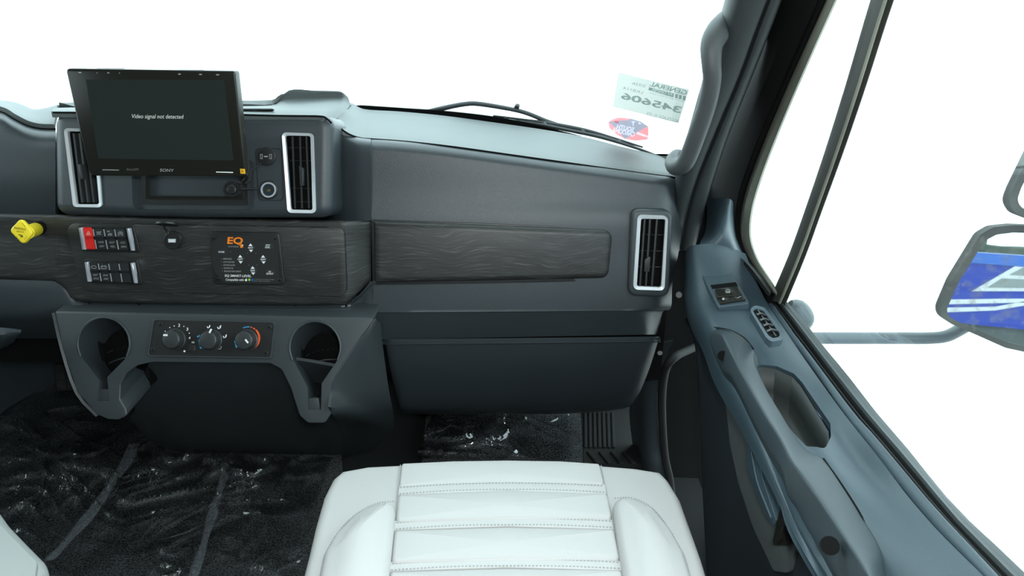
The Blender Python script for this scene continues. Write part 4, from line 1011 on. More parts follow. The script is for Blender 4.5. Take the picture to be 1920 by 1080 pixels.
# stickers on the inside of the glass
PAPER = sheet('pale_green_paper', (.30, .33, .32), (.47, .46, .445)); INK = sheet('faded_black_ink', (.04, .05, .05), (.40, .46, .46))
PAPERW = sheet('pale_reverse_print', (.60, .66, .65), (.85, .9, .9))
s1 = thing('stock_sticker', 'pale green dealer stock sticker with mirrored black lettering on the windshield', 'sticker', PW.at(1220, 185))
TL, TR, BR, BL = (1160, 136), (1292, 168), (1272, 231), (1149, 200)
sh1 = plate('paper', [TL, TR, BR, BL], PW, .0004, PAPER, s1, h=.004)
q = Print(); T = lambda x, y: (1130+x/6.353, 120+y/6.353); an = 14.0
def mt_(s_, x, y, w, h_, m=INK, bold=0.0): q.text(s_, PW, *T(x, y), w/6.353, h_/6.353, m, an, -.12, .0052, bold, True)
mt_('GENERAL', 783, 290, 455, 58, INK, .02)
mt_('345606', 580, 462, 735, 82, INK, .03); mt_('2026', 432, 246, 165, 34); mt_('LK8114', 362, 312, 240, 32); mt_('ACCOLADE XL 37K', 712, 635, 405, 40)
mt_('www.generalrv.com', 760, 395, 420, 22)
q.poly([T(550, 275), T(850, 350), T(840, 398), T(545, 312)], PW, INK, .0050)
q.text('RV CENTER', PW, *T(705, 334), 250/6.353, 30/6.353, PAPERW, an, -.12, .0056, .012, True)
for x in (868, 912, 960): q.poly([T(x, 355+(x-868)*.25), T(x+32, 363+(x-868)*.25), T(x+24, 412+(x-868)*.25), T(x-8, 404+(x-868)*.25)], PW, INK, .0050)
q.build('lettering', sh1)
OVAL = sheet('white_oval_vinyl', (.4, .4, .4), (.52, .48, .47)); REDV = sheet('faded_red_vinyl', (.35, .06, .08), (.86, .50, .54)); BLUV = sheet('faded_blue_vinyl', (.08, .09, .15), (.48, .49, .56)); WHV = sheet('white_vinyl', (.8, .8, .8), (.95, .95, .95))
s2 = thing('state_sticker', 'oval red and blue state sticker low on the windshield near the handle', 'sticker', PW.at(1178, 242))
S = lambda x, y: (1130+x/6.353, 120+y/6.353)
sh2 = plate('vinyl', [S(*c) for c in ((65, 690), (110, 655), (190, 633), (330, 645), (450, 680), (545, 745), (545, 850), (535, 900), (400, 915), (260, 893), (150, 830), (75, 755))], PW, .0004, OVAL, s2, h=.004)
q = Print()
q.poly([S(*c) for c in ((65, 690), (110, 655), (190, 633), (330, 645), (300, 668), (72, 688))], PW, REDV, .0048)
q.poly([S(*c) for c in ((66, 692), (72, 688), (150, 760), (230, 850), (262, 893), (150, 830), (75, 755))], PW, REDV, .0048)
q.poly([S(*c) for c in ((545, 745), (545, 850), (535, 900), (400, 915), (265, 893), (400, 825), (490, 765))], PW, REDV, .0048)
q.poly([S(*c) for c in ((70, 685), (300, 668), (330, 650), (450, 685), (545, 742), (490, 765), (400, 825), (265, 892), (230, 850), (150, 760))], PW, BLUV, .0050)
q.poly([S(*c) for c in ((410, 810), (540, 855), (538, 878), (405, 835))], PW, WHV, .0052)
q.text('SOUTH', PW, *S(270, 765), 205/6.353, 58/6.353, WHV, 11, -.1, .0056, .02, True); q.text('CAROLINA', PW, *S(250, 812), 275/6.353, 58/6.353, WHV, 13, -.1, .0056, .02, True)
q.poly([S(*c) for c in ((430, 690), (445, 705), (462, 705), (448, 718), (428, 712))], PW, WHV, .0056)
for c in (circ(365, 692, 20, 10, 9),): q.poly([S(*k) for k in c], PW, WHV, .0056)
q.poly([S(*c) for c in ((360, 695), (370, 695), (368, 735), (360, 735))], PW, WHV, .0056)
q.poly([S(*c) for c in ((140, 675), (195, 685), (190, 712), (140, 700))], PW, REDV, .0056)
q.build('lettering', sh2)

# pillar trim beside the windshield
YL = [(1.06, -40), (1.10, 60), (1.15, 150), (1.20, 250), (1.25, 335), (1.29, 400), (1.33, 470)]
Lft = [1372, 1345, 1320, 1292, 1266, 1258, 1252]; Grv = [1456, 1418, 1385, 1343, 1309, 1290, 1276]; Rgt = [1480, 1442, 1406, 1366, 1337, 1318, 1300]
rows = []
for (Y, y), a, g, r in zip(YL, Lft, Grv, Rgt):
    rows.append([P(a-3, y, Y+.16), P(a, y, Y+.05), P(a+(g-a)*.25, y, Y+.008), P(a+(g-a)*.6, y, Y), P(g-5, y, Y+.005), P(g, y, Y+.014), P(g+5, y, Y+.004), P(r-6, y, Y+.004), P(r, y, Y+.02), P(r+2, y, Y+.12)])
pil = patch('trim_1', rows, mat('pillar_plastic', (.024, .029, .030), .55, bump=.4, scale=900, spec=.35), None, 3, 4, .004)
struct(pil, 'charcoal pillar trim running up beside the windshield', 'trim')
# dash end cover between dash and door
rows = [[P(1262, y, Y), P(1285, y, Y+.02), P(1310, y, Y+.05)] for y, Y in ((330, 1.36), (450, 1.36), (560, 1.36), (660, 1.38), (760, 1.45), (900, 1.62))]
# grab handle
gh = thing('grab_handle', 'thick charcoal grab handle on the windshield pillar', 'handle', P(1300, 250, 1.2))
tube('grip', [P(1362, 44, 1.15), P(1345, 62, 1.12), P(1334, 86, 1.10), P(1334, 120, 1.095), P(1335, 150, 1.10), P(1326, 195, 1.115), P(1309, 245, 1.135), P(1293, 288, 1.155), P(1282, 308, 1.17), P(1268, 313, 1.20), P(1264, 305, 1.25), P(1270, 298, 1.30)],
     [.020, .019, .0165, .0145, .014, .0142, .0145, .0145, .0145, .0150, .0165, .018], HANDLE, gh, 16, 4)

# ================================================================== passenger door
XG, XF = .425, .405
door = thing('door_1', 'charcoal passenger door with window, pull cup and armrest', 'door', (.42, .9, 0), None, 'structure')
# frame round the window: dark outer frame, khaki dusty channel
fo_ = [(1590, -110), (1545, 0), (1478, 150), (1428, 270), (1399, 350), (1388, 400), (1386, 440), (1396, 474), (1418, 510), (1446, 548)]
fi_ = [(1618, -110), (1570, 0), (1503, 150), (1453, 270), (1424, 350), (1411, 400), (1409, 445), (1421, 484), (1440, 516), (1462, 552)]
fd_ = [(1455, -110), (1425, 0), (1385, 110), (1340, 215), (1305, 310), (1293, 355), (1294, 400), (1345, 450), (1397, 492), (1440, 549)]
patch('window_channel', [[PX(*a, XF+.012) for a in fo_], [PX(a[0]*.85+b[0]*.15, a[1]*.85+b[1]*.15, XF) for a, b in zip(fo_, fi_)], [PX(a[0]*.15+b[0]*.85, a[1]*.15+b[1]*.85, XF+.004) for a, b in zip(fo_, fi_)], [PX(*b, XG) for b in fi_]], DUSTY, door, 4, 2, .004)
patch('door_frame', [[PX(*a, XF+.025) for a in fd_], [PX(a[0]*.7+b[0]*.3, a[1]*.7+b[1]*.3, XF-.03) for a, b in zip(fd_, fo_)], [PX(a[0]*.1+b[0]*.9, a[1]*.1+b[1]*.9, XF-.008) for a, b in zip(fd_, fo_)], [PX(*b, XF+.012) for b in fo_]], mat('door_frame_black', (.010, .0105, .010), .75, spec=.10), door, 4, 2, .006)
tube('frame_gasket', [PX(x-2, y, XF-.004) for x, y in fo_], .0045, MATT, door, 8, 4)
tube('corner_seal', [PX(1382, 430, .408), PX(1389, 462, .408), PX(1404, 498, .408), PX(1422, 528, .409), PX(1448, 563, .410)], .0085, MATT, door, 10, 4)
# window glass
bl_ = [(1454, 549), (1571, 696), (1699, 848), (1847, 1003), (2000, 1160)]
gl = [PX(*c, XG+.006) for c in fi_]+[PX(*c, XG+.006) for c in bl_]+[PX(2400, 1100, XG+.006), PX(2400, -110, XG+.006)]
bm = bmesh.new(); f = bm.faces.new([bm.verts.new(p) for p in gl]); bmesh.ops.triangulate(bm, faces=[f])
gp = finish('window_pane', bm, DOORGLASS, door, 0)
# division bar with its groove
db_ = [((1670, -110), (1722, -110)), ((1632, 0), (1677, 0)), ((1585, 160), (1625, 160)), ((1546, 285), (1582, 285)), ((1507, 400), (1540, 400)), ((1478, 480), (1511, 480)), ((1443, 562), (1473, 572))]
rows = []
for t, X_ in ((0, XG+.008), (.02, XG-.012), (.3, XG-.018), (.62, XG-.014), (.66, XG-.004), (.70, XG-.010), (.97, XG-.006), (1, XG+.008)):
    rows.append([PX(a[0]+(b[0]-a[0])*t, a[1]+(b[1]-a[1])*t, X_) for a, b in db_])
patch('division_bar', rows, BARM, door, 4, 1, .005)
tube('bar_highlight', [PX(a[0]+(b[0]-a[0])*.63, a[1]+(b[1]-a[1])*.63, XG-.014) for a, b in db_], .0022, DUSTY, door, 8, 4)  # pale line drawn in as the highlight along the groove
# belt seals
so1 = [(1432, 512), (1473, 564), (1513, 609), (1542, 647), (1595, 711), (1648, 780), (1700, 840), (1757, 912), (1806, 967), (1847, 1005), (1899, 1055), (2010, 1160)]     # edge to the glass
so2 = [(1418, 516), (1475, 584), (1513, 633), (1564, 700), (1627, 779), (1692, 855), (1738, 910), (1785, 967), (1837, 1021), (1960, 1145)]
so3 = [(1405, 516), (1459, 584), (1484, 620), (1513, 658), (1551, 709), (1604, 779), (1640, 819), (1705, 897), (1757, 959), (1801, 1005), (1847, 1055), (1945, 1160)]
gr1 = [(1400, 520), (1443, 582), (1469, 622), (1509, 673), (1540, 715), (1584, 779), (1640, 849), (1681, 904), (1723, 956), (1764, 1003), (1806, 1044), (1915, 1155)]
YS = np.linspace(1.22, .30, 24)
def along(pts, X):
    """points of a door line at common distances along the door"""
    A = catmull(np.array([PX(x, y, X) for x, y in pts]), 6); o = np.argsort(A[:, 1]); return np.array([[X, Y, np.interp(Y, A[o, 1], A[o, 2])] for Y in YS])
L1, L2, L3, L4 = along(so1, .434), along(so2, .420), along(so3, .412), along(gr1, .402)
up_ = lambda A, dx, dz: A+np.array((dx, 0, dz))
mixp = lambda A, B, t: [(a[0]*(1-t)+b[0]*t, a[1]*(1-t)+b[1]*t) for a, b in zip(A, B)]
patch('outer_seal', [up_(L1, .02, -.03), L1, L1*.7+L2*.3+np.array((0, 0, .003)), L1*.25+L2*.75+np.array((0, 0, .002)), L2, up_(L2, .002, -.02)], mat('belt_seal_rubber', (.045, .056, .058), .5, bump=.4, scale=250, var=.2), door, 1, 3, .004)
patch('seal_channel', [up_(L2, 0, -.012), up_(L2*.5+L3*.5, 0, -.012), up_(L3, 0, -.012)], MATT, door, 1, 1, .004)
tube('seal_lip', up_(L2*.45+L3*.55, 0, -.003), .0016, RUBBER, door, 8, 1)
tube('seal_lip', up_(L2*.85+L3*.15, 0, -.004), .0022, MATT, door, 8, 1)
tube('seal_lip', up_(L2*.15+L3*.85, 0, -.004), .0026, MATT, door, 8, 1)
patch('window_sill_strip', [up_(L3, .001, -.016), L3, L3*.75+L4*.25+np.array((0, 0, .0035)), L3*.35+L4*.65+np.array((0, 0, .0035)), L4*.93+L3*.07, up_(L4, .001, -.010)], DOORP, door, 1, 3, .004)
tube('sill_groove', up_(L4, -.0006, -.0008), .0016, MATT, door, 8, 1)
st_ = [
 [(1398, 476, .385), (1380, 468, .370), (1345, 458, .335), (1305, 459, .296), (1291, 464, .288), (1285, 478, .292), (1283, 500, .305)],
 [(1413, 516, .390), (1390, 512, .370), (1350, 505, .333), (1308, 505, .296), (1290, 510, .286), (1283, 522, .288), (1281, 548, .300)],
 [(1440, 571, .400), (1420, 568, .383), (1370, 560, .340), (1322, 558, .300), (1303, 566, .286), (1292, 576, .285), (1290, 602, .296)],
 [(1478, 628, .400), (1455, 628, .380), (1405, 622, .340), (1350, 616, .300), (1332, 622, .288), (1322, 634, .286), (1318, 660, .294)],
 [(1514, 681, .400), (1490, 684, .380), (1440, 684, .345), (1390, 690, .310), (1366, 694, .294), (1350, 696, .288), (1340, 720, .292)],
 [(1578, 770, .400), (1540, 774, .380), (1490, 778, .345), (1442, 784, .315), (1420, 786, .299), (1400, 788, .290), (1392, 812, .292)],
 [(1647, 858, .400), (1600, 866, .383), (1555, 872, .350), (1490, 886, .318), (1465, 888, .302), (1448, 888, .292), (1444, 912, .292)],
 [(1698, 925, .400), (1664, 940, .384), (1610, 960, .352), (1545, 985, .326), (1500, 985, .302), (1492, 985, .296), (1490, 1005, .294)],
 [(1751, 987, .400), (1724, 1003, .385), (1672, 1030, .358), (1600, 1060, .330), (1555, 1075, .312), (1545, 1080, .304), (1542, 1095, .298)],
 [(1796, 1033, .400), (1775, 1052, .387), (1722, 1090, .362), (1650, 1130, .336), (1605, 1150, .318), (1590, 1155, .308), (1585, 1170, .300)],
 [(1880, 1115, .400), (1856, 1135, .388), (1802, 1180, .365), (1740, 1230, .340), (1690, 1260, .320), (1675, 1265, .310), (1665, 1280, .302)]]
rows = [[PX(*st_[s][k][:2], st_[s][k][2]) for s in range(len(st_))] for k in range(7)]
up = patch('door_panel', rows, DOORP, door, 5, 4, .012)
# pull cup in the panel
PCu = Plane(PX(1430, 676, .337), PX(1556, 800, .382), PX(1500, 850, .335))
cupo = arcs([(1413, 680), (1426, 676), (1456, 680), (1489, 695), (1504, 712), (1535, 761), (1557, 797), (1558, 822), (1546, 858), (1512, 852), (1486, 818), (1452, 766), (1428, 720)], 8, 3)
cut(up, cupo, PCu, .03, .025)
bm = bmesh.new(); n = len(cupo); cen = np.mean(np.array(cupo), axis=0)
dn = np.array((.05, .05, -1.0)); dn /= np.linalg.norm(dn); R_ = []
for t, dpt in ((1.03, -.004), (1.0, .010), (.97, .045), (.90, .062), (.6, .066)):
    R_.append([bm.verts.new(PCu.at(*(cen+(np.array(c)-cen)*t))+dn*dpt) for c in cupo])
for a_, b_ in zip(R_[1:], R_[2:]):
    for k in range(n): bm.faces.new((a_[k], a_[(k+1) % n], b_[(k+1) % n], b_[k]))
bm.faces.new(R_[-1])
bmesh.ops.delete(bm, geom=[v for v in R_[0]], context='VERTS')
pc = finish('pull_cup', bm, mat('cup_plastic', (.024, .029, .028), .5), door, 60, recalc=False)
m = pc.modifiers.new('s', 'SOLIDIFY'); m.thickness = .002; apply_mods(pc)
# armrest: the bar along the inner edge, with its crease
arm_px = [((1337, 616), (1334, 622), (1331, 630)), ((1365, 619), (1352, 627), (1332, 645)), ((1393, 634), (1362, 645), (1341, 668)), ((1411, 655), (1374, 668), (1354, 694)),
 ((1417, 688), (1389, 695), (1370, 706)), ((1436, 730), (1412, 736), (1392, 748)), ((1462, 774), (1437, 780), (1412, 790)), ((1493, 824), (1464, 822), (1438, 840)), ((1517, 850), (1485, 865), (1464, 878)),
 ((1542, 861), (1503, 890), (1476, 925)), ((1579, 914), (1540, 943), (1492, 958)), ((1617, 974), (1580, 1002), (1518, 995)), ((1655, 1035), (1615, 1055), (1545, 1042)), ((1668, 1090), (1640, 1100), (1580, 1100)), ((1700, 1180), (1680, 1180), (1630, 1185))]
ax_ = [(.296, .306, .318, .325, .325, .322, .321, .326, .335, .345, .350, .352, .354, .354, .354), (.290, .290, .290, .290, .290, .290, .291, .294, .298, .304, .311, .312, .313, .3135, .312),
       (.286, .284, .284, .284, .284, .284, .285, .288, .292, .298, .305, .306, .307, .3075, .308)]
A_ = [np.array([PX(*arm_px[k][c], ax_[c][k]) for k in range(15)]) for c in range(3)]
rows = [up_(A_[0], .008, -.012), A_[0], A_[0]*.93+A_[1]*.07+np.array((0, 0, .0015)), A_[0]*.4+A_[1]*.6+np.array((0, 0, .002)), A_[1]*.93+A_[0]*.07+np.array((0, 0, .0012)), A_[1]*.93+A_[2]*.07+np.array((-.001, 0, 0)),
        A_[1]*.4+A_[2]*.6+np.array((-.0015, 0, 0)), A_[2]*.95+A_[1]*.05, up_(A_[2], .003, -.006), up_(A_[2], .016, -.040)]
patch('armrest', rows, mat('shaded_armrest_plastic', (.027, .040, .047), .48, bump=.4, scale=900), door, 3, 3, .006)  # darker than the door panel, its shade is put into the colour
tube('armrest_seam', list(up_(A_[0], .001, .0005)[:4]), .0014, MATT, door, 8, 4)
tube('armrest_seam', list(up_(A_[0], .001, .0005)[9:]), .0014, MATT, door, 8, 4)
def dbolt(x, y, X_, r):
    c = PX(x, y, X_); d = ray(x, y); d = d/np.linalg.norm(d); bm = bmesh.new(); tube_bm(bm, [c+d*.012, c-d*.001], r, 14, 1); return finish('shaded_hole', bm, MATT, door)  # matt black disc painted as the shade in a recessed hole
dbolt(1355, 667, .284, .0075); dbolt(1556, 1023, .296, .009)
# inner lower door panel, map pocket, lever
low_top = [(1289, 575), (1325, 622), (1355, 690), (1405, 765), (1455, 850), (1492, 945), (1552, 1040), (1610, 1130), (1670, 1220)]
low_bot = [(1288, 598), (1303, 650), (1308, 728), (1312, 810), (1316, 900), (1321, 1000), (1326, 1090), (1330, 1160), (1340, 1250)]
rows = [[PX(*c, .328) for c in low_top], [PX(*c, .326) for c in mixp(low_top, low_bot, .3)], [PX(*c, .322) for c in mixp(low_top, low_bot, .7)], [PX(*c, .318) for c in mixp(low_top, low_bot, .93)], [PX(*c, .326) for c in low_bot]]
patch('lower_panel', rows, mat('shaded_door_plastic', (.016, .020, .023), .5, bump=.3, scale=900), door, 3, 4, .008)  # darkened door plastic, the shadow low on the door is in the colour
pk_ = [(1360, 692), (1378, 712), (1405, 762), (1440, 832), (1468, 902), (1484, 945), (1496, 1010), (1480, 1075), (1450, 1070), (1412, 990), (1384, 905), (1368, 830), (1361, 760)]
PLo = Plane(PX(1360, 700, .321), PX(1480, 930, .323), PX(1400, 930, .321))
plate('map_pocket', arcs(pk_, 10), PLo, .01, mat('pocket_felt', (.055, .060, .060), .8, bump=.5, scale=500), door, h=.0)
lv = [(1402, 838), (1416, 836), (1421, 850), (1430, 900), (1446, 948), (1455, 975), (1450, 990), (1434, 965), (1413, 917), (1398, 872)]
le = plate('door_handle', arcs(lv, 5), PLo, .022, DOORP, door, bevel=.004, seg=3, h=.016)
tube('handle_rib', [PLo.at(1410, 848, .017), PLo.at(1420, 902, .017), PLo.at(1436, 945, .017), PLo.at(1447, 972, .017)], .0022, DOORP, le, 8, 3)
plate('handle_recess', arcs([(1421, 846), (1434, 885), (1459, 930), (1468, 946), (1458, 985), (1452, 972), (1436, 925), (1425, 870)], 4), PLo, .004, BLACK, door, bevel=.001, h=.004)
plate('handle_scoop', arcs([(1424, 862), (1434, 890), (1456, 928), (1463, 944), (1456, 972), (1438, 922), (1427, 880)], 4), PLo, .004, DOORP, door, bevel=.002, h=.007)
plate('handle_end', arcs([(1466, 940), (1475, 941), (1471, 985), (1462, 1012), (1452, 1026), (1448, 1016), (1457, 975)], 4), PLo, .015, GLOSS, door, bevel=.003, h=.018)
tube('pocket_edge', [PLo.at(1420, 860, .004), PLo.at(1440, 900, .004), PLo.at(1458, 925, .004), PLo.at(1474, 942, .004)], .003, MATT, door, 8, 3)
# switch pod, with rocker and two lock buttons
PSw = Plane(PX(1345, 575, .310), PX(1405, 568, .362), PX(1320, 500, .312))
D_ = lambda x, y: (1310+x/6.753, 500+y/6.753)
po = plate('switch_pod', arcs([(1302, 488), (1356, 482), D_(650, 460), D_(245, 512)], 3), PSw, .012, DOORP, door, bevel=.002, h=.004)
rc = plate('window_switch', arcs([D_(195, 275), D_(500, 240), D_(555, 350), D_(235, 382)], 3), PSw, .008, GLOSS, po, bevel=.002, seg=3, h=.010)
plate('switch_well', [D_(150, 232), D_(470, 195), D_(500, 245), D_(170, 275)], PSw, .001, MATT, po, h=.005)
k1 = plate('lock_button', [D_(235, 400), D_(405, 372), D_(440, 432), D_(275, 460)], PSw, .006, GLOSS, po, bevel=.001, h=.008)
k2 = plate('lock_button', [D_(407, 372), D_(550, 352), D_(595, 410), D_(442, 432)], PSw, .006, GLOSS, po, bevel=.001, h=.008)
q = Print()
def ln(p, w, h, m=GREY):
    for a_, b_ in zip(p, p[1:]):
        d = np.array(b_, float)-a_; d = d/np.linalg.norm(d)*w; 
        q.poly([D_(a_[0]-d[1], a_[1]+d[0]), D_(b_[0]-d[1], b_[1]+d[0]), D_(b_[0]+d[1], b_[1]-d[0]), D_(a_[0]+d[1], a_[1]-d[0])], PSw, m, h)
ln([(340, 325), (345, 300), (370, 290), (392, 298), (398, 328), (345, 332)], 3, .0106); ln([(350, 312), (392, 312)], 3, .0106); ln([(352, 322), (394, 322)], 2, .0106)
q.build('switch_symbol', rc)
q = Print(); q.poly([D_(*c) for c in circ(312, 408, 16, 12)], PSw, GREY, .0086); q.build('switch_symbol', k1)
q = Print(); ln([(490, 388), (505, 394), (512, 384), (536, 376)], 4, .0086); q.build('switch_symbol', k2)
# door vent
PDv = Plane(PX(1420, 583, .350), PX(1460, 630, .358), PX(1440, 575, .372))
vo_ = arcs([(1405, 580), (1416, 572), (1434, 577), (1471, 625), (1468, 637), (1446, 641), (1436, 632)], [8, 10, 10, 10, 8, 10, 10], 4)
vi_ = arcs([(1411, 582), (1418, 578), (1431, 582), (1463, 626), (1460, 632), (1449, 634), (1441, 629)], [6, 7, 8, 8, 5, 6, 8], 4)
dv = plate('air_vent', vi_, PDv, .003, MATT, door, h=.002)
ring('frame', vo_, vi_, PDv, .010, DOORP, dv, h=.006, hin=.0045)
for k in range(4):
    t = (k+1)/5; a_ = (1412+(1443-1412)*t, 580+(632-580)*t); b_ = (1428+(1464-1428)*t, 580+(628-580)*t)
    tube('slat', [PDv.at(*a_, .004), PDv.at((a_[0]+b_[0])/2, (a_[1]+b_[1])/2-2, .005), PDv.at(b_[0], b_[1]+2, .004)], .0018, BLACKS, dv, 6, 3)
tube('cross_vane', [PDv.at(1421, 582, .003), PDv.at(1455, 631, .003)], .0014, GREYP if 'GREYP' in globals() else BLACKS, dv, 6, 1)
# corner cover at the foot of the window
rows = [[PX(1324, 373, .345), PX(1345, 371, .350), PX(1366, 372, .360), PX(1374, 378, .372), PX(1376, 384, .392)],
        [PX(1326, 400, .342), PX(1345, 398, .346), PX(1362, 400, .356), PX(1372, 405, .370), PX(1377, 410, .392)],
        [PX(1322, 435, .330), PX(1345, 432, .336), PX(1362, 435, .350), PX(1374, 440, .368), PX(1381, 445, .394)],
        [PX(1312, 458, .306), PX(1340, 458, .330), PX(1364, 464, .354), PX(1382, 472, .372), PX(1394, 478, .394)],
        [PX(1318, 475, .312), PX(1340, 478, .334), PX(1370, 490, .362), PX(1394, 500, .380), PX(1408, 512, .394)]]
patch('corner_cover', rows, DOORP, door, 4, 4, .006)
# skin of the door and its inner edge seal
box_obj('outer_skin', (.455, -.25, -.10), (.475, 1.30, .46), mat('blue_body_paint', (.012, .035, .30), .25), door)
bk = patch('trim_4', [[P(x, y, 1.50) for x in (1262, 1320, 1372)] for y in (345, 430, 520)]+[[P(x, y, Y) for x in (1225, 1300, 1420)] for y, Y in ((640, 1.50), (760, 1.52), (960, 1.44), (1250, 1.05))], MATT, None, 2, 2, .006)  # black sheet added as the darkness of the door gap
struct(bk, 'black door pillar backing added to darken the gap between the dashboard and the door', 'trim')
# kick panel and door opening seal in the footwell
kp_ = [[(1262, 640, 1.34), (1238, 700, 1.40), (1232, 760, 1.46), (1240, 850, 1.50), (1262, 960, 1.35)], [(1235, 645, 1.36), (1208, 700, 1.42), (1200, 760, 1.48), (1204, 850, 1.52), (1222, 960, 1.40)], [(1215, 650, 1.40), (1192, 700, 1.50), (1180, 770, 1.58), (1188, 850, 1.60), (1200, 960, 1.50)]]
kpo = patch('trim_3', [[P(*c) for c in r_] for r_ in kp_], PLASTIC, None, 3, 3, .006)
struct(kpo, 'dark kick panel trim at the door side of the footwell', 'trim')
ds_ = tube('door_opening_seal', [P(1330, 640, 1.46), P(1294, 655, 1.40), P(1262, 672, 1.32), P(1246, 700, 1.34), (P(1241, 760, 1.36)), P(1246, 850, 1.36), P(1256, 900, 1.34), P(1262, 960, 1.30)], .009, RUBBER, None, 10, 4)
set_props(ds_, 'dark rubber door opening seal in the footwell beside the seat', 'seal')

# ================================================================== mirrors outside
def mirror(name, px, Yc, label, cat_pts, parts):
    pass
BLUE_Y, BLUE_X0 = -3.2, .62
DUSTM = mat('dusty_mirror_housing', (.075, .078, .068), .6, bump=.8, scale=160, var=.5)
def mirror_glass():
    m = bpy.data.materials.new('dusty_mirror_glass'); m.use_nodes = True; nt = m.node_tree; L = nt.links; b = nt.nodes['Principled BSDF']
    b.inputs['Metallic'].default_value = 1; b.inputs['Base Color'].default_value = (.8, .84, .84, 1); b.inputs['Roughness'].default_value = .015
    tc = nt.nodes.new('ShaderNodeTexCoord'); n = nt.nodes.new('ShaderNodeTexVoronoi'); n.inputs['Scale'].default_value = 70; n2 = nt.nodes.new('ShaderNodeTexNoise'); n2.inputs['Scale'].default_value = 60; n2.inputs['Detail'].default_value = 4
    L.new(tc.outputs['Object'], n.inputs['Vector']); L.new(tc.outputs['Object'], n2.inputs['Vector'])
    r = nt.nodes.new('ShaderNodeValToRGB'); r.color_ramp.elements[0].position = .50; r.color_ramp.elements[1].position = .70; r.color_ramp.elements[1].color = (.45, .45, .45, 1)
    L.new(n2.outputs['Fac'], r.inputs['Fac'])
    d = nt.nodes.new('ShaderNodeBsdfDiffuse'); d.inputs['Color'].default_value = (.3, .3, .3, 1)
    mx = nt.nodes.new('ShaderNodeMixShader'); L.new(r.outputs['Color'], mx.inputs[0]); L.new(b.outputs[0], mx.inputs[1]); L.new(d.outputs[0], mx.inputs[2])
    L.new(mx.outputs[0], nt.nodes['Material Output'].inputs[0]); return m
MG = mirror_glass()
mc = P(1880, 560, 1.28)
inc = (mc-EYE)/np.linalg.norm(mc-EYE)
dmin = np.array((1.9, BLUE_Y, .30))-mc; dmin /= np.linalg.norm(dmin)
nm = dmin-inc; nm /= np.linalg.norm(nm)
u_ = np.cross((0, 0, 1.0), nm); u_ /= np.linalg.norm(u_); v_ = np.cross(nm, u_)
PM2 = Plane(mc, mc+u_, mc+v_)
mr = thing('side_mirror', 'large dusty side mirror head reflecting a blue vehicle with white stripes', 'mirror', mc)
mo = [(1762, 580), (1785, 526), (1838, 440), (1862, 426), (1900, 422), (1960, 424), (2010, 450), (2010, 640), (1975, 668), (1940, 664), (1885, 652), (1840, 632), (1785, 608), (1766, 596)]
mi_ = [(1775, 580), (1797, 530), (1846, 452), (1868, 440), (1900, 436), (1955, 438), (1994, 460), (1994, 634), (1970, 656), (1940, 654), (1890, 642), (1845, 624), (1790, 600), (1778, 592)]
plate('mirror_housing', arcs(mo, 24, 3), PM2, .028, DUSTM, mr, bevel=.012, seg=3, h=-.004)
ring('mirror_rim', arcs(mo, 24, 3), arcs(mi_, 22, 3), PM2, .012, DUSTM, mr, h=.006, hin=.001)
plate('mirror_glass', arcs(mi_, 22, 3), PM2, .002, MG, mr, h=-.0005)
PM3 = Plane(P(1910, 370, 1.28), P(1910, 370, 1.28)+u_, P(1910, 370, 1.28)+v_)
mr2 = thing('side_mirror', 'upper side mirror showing only its lower left corner at the frame edge', 'mirror', P(1960, 300, 1.28))
mo2 = [(1890, 378), (1900, 352), (1935, 280), (1990, 230), (2080, 230), (2080, 420), (1935, 412), (1903, 400)]
mi2 = [(1907, 374), (1915, 352), (1945, 292), (1995, 246), (2066, 246), (2066, 406), (1940, 400), (1914, 389)]
plate('mirror_housing', arcs(mo2, 24, 3), PM3, .028, DUSTM, mr2, bevel=.012, seg=3, h=-.004)
ring('mirror_rim', arcs(mo2, 24, 3), arcs(mi2, 22, 3), PM3, .012, DUSTM, mr2, h=.006, hin=.001)
plate('mirror_glass', arcs(mi2, 22, 3), PM3, .002, MG, mr2, h=-.0005)
ar = thing('mirror_arm', 'dusty grey tubular mirror arm outside the passenger window', 'mirror arm', P(1530, 635, 1.34))
ARM = mat('mirror_arm_grey', (.16, .19, .20), .35, bump=.4, scale=160, var=.15)
tube('arm_tube', [P(1470, 633, 1.36), P(1560, 634, 1.36), P(1680, 634, 1.36), P(1740, 634, 1.36), P(1775, 630, 1.36), P(1805, 615, 1.37), P(1850, 590, 1.38)], .0125, ARM, ar, 14, 4)
tube('arm_mount', [P(1480, 572, 1.40), P(1490, 578, 1.40), P(1500, 588, 1.40), P(1506, 600, 1.40), P(1500, 620, 1.40)], [.012, .022, .024, .022, .012], ARM, ar, 12, 4)
tube('arm_foot', [P(1500, 634, 1.36), (.50, 1.31, .42), (.462, 1.27, .40)], .014, ARM, ar, 10, 3)
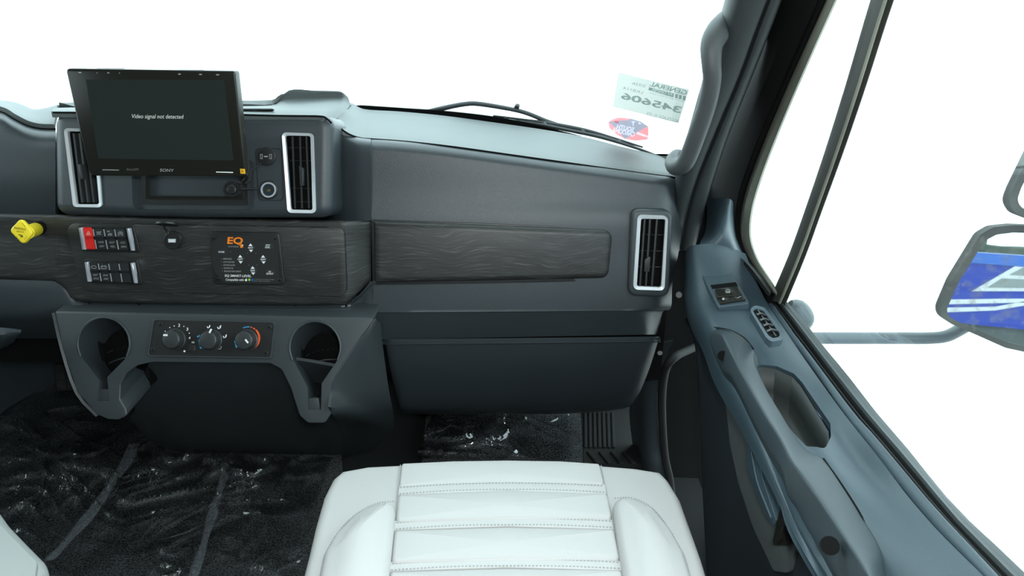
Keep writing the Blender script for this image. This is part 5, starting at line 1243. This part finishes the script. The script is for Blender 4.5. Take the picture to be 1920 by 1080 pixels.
# blue vehicle parked behind, seen in the mirrors
def refl(px, py, Y=BLUE_Y, pl=None):
    pl = pl or PM2; p = pl.at(px, py); d = ray(px, py); d = d/np.linalg.norm(d); r = d-2*(d @ pl.n)*pl.n
    return p+r*((Y-p[1])/r[1])
bv = thing('blue_vehicle', 'blue vehicle with white stripes parked behind, seen only in the side mirrors', 'vehicle', (1.9, BLUE_Y, -1.2))
BLUEV = mat('blue_vehicle_paint', (.020, .055, .42), .3); BLUEL = mat('light_blue_vehicle_paint', (.04, .16, .60), .3); SILV = mat('silver_stripe', (.30, .33, .33), .5); WST = mat('white_stripe', (.75, .78, .8), .5)
ztop = refl(1870, 476)[2]; zbot = refl(1840, 610)[2]; zb2 = refl(1870, 497)[2]
print('mirror targets', refl(1870, 476), refl(1775, 580), refl(1920, 640), refl(1840, 610))
box_obj('body', (.66, BLUE_Y-1.2, zbot), (5.2, BLUE_Y-.002, zb2), BLUEV, bv)
box_obj('upper_body', (.66, BLUE_Y-1.2, zb2+.001), (5.2, BLUE_Y+.01, ztop), BLUEL, bv)
box_obj('skirt', (.66, BLUE_Y-1.2, -1.15), (5.2, BLUE_Y-.03, zbot-.001), mat('vehicle_skirt', (.10, .12, .12), .6), bv)
def stripe(name, px, m, dy):
    q_ = [refl(x, y)+np.array((0, dy, 0)) for x, y in px]; bm = bmesh.new()
    f = [bm.verts.new(p) for p in q_]; b = [bm.verts.new(p-np.array((0, dy+.001, 0))) for p in q_]; bm.faces.new(f); bm.faces.new(b[::-1])
    for i in range(len(f)): bm.faces.new((f[i], f[(i+1) % len(f)], b[(i+1) % len(f)], b[i]))
    return finish(name, bm, m, bv, 0)
stripe('stripe', [(1760, 562), (1884, 560), (1930, 560), (1930, 567), (1884, 568), (1760, 571)], WST, .006)
stripe('stripe', [(1760, 577), (1866, 575), (1920, 565), (1990, 540), (1990, 548), (1920, 573), (1866, 582), (1760, 586)], WST, .006)
stripe('chevron', [(1822, 546), (1925, 486), (1990, 452), (1990, 545), (1925, 546)], WST, .008)
stripe('chevron_fill', [(1850, 539), (1878, 522), (1930, 524), (1930, 540)], SILV, .011)
stripe('chevron_fill', [(1892, 515), (1930, 495), (1990, 462), (1990, 520), (1930, 518)], SILV, .011)

# far hedge behind the blue vehicle, its dark top shows in the mirror
HY = -14.0; hz = refl(1880, 455, HY)[2]
bm = bmesh.new(); nx = 90
cols_ = []
for i in range(nx+1):
    x = -4+26*i/nx; top = hz*(.86+.22*noise.noise(Vector((x*.55, 3.3, 1.0)))+.08*noise.noise(Vector((x*2.3, 1.0, 5.0))))
    cols_.append([bm.verts.new((x, HY+.8*noise.noise(Vector((x*1.3, k*.7, 2.0)))*(k > 0), -1.2+(top+1.2)*k/5)) for k in range(6)])
for a_, b_ in zip(cols_, cols_[1:]):
    for k in range(5): bm.faces.new((a_[k], a_[k+1], b_[k+1], b_[k]))
hg = finish('hedge', bm, mat('hedge_leaves', (.045, .075, .05), .9, bump=1.0, scale=8, var=.5), None, 180)
mm = hg.modifiers.new('s', 'SOLIDIFY'); mm.thickness = 1.5; apply_mods(hg)
set_props(hg, 'far dark green hedge behind the blue vehicle, seen only in the side mirror', 'hedge', None, 'stuff')
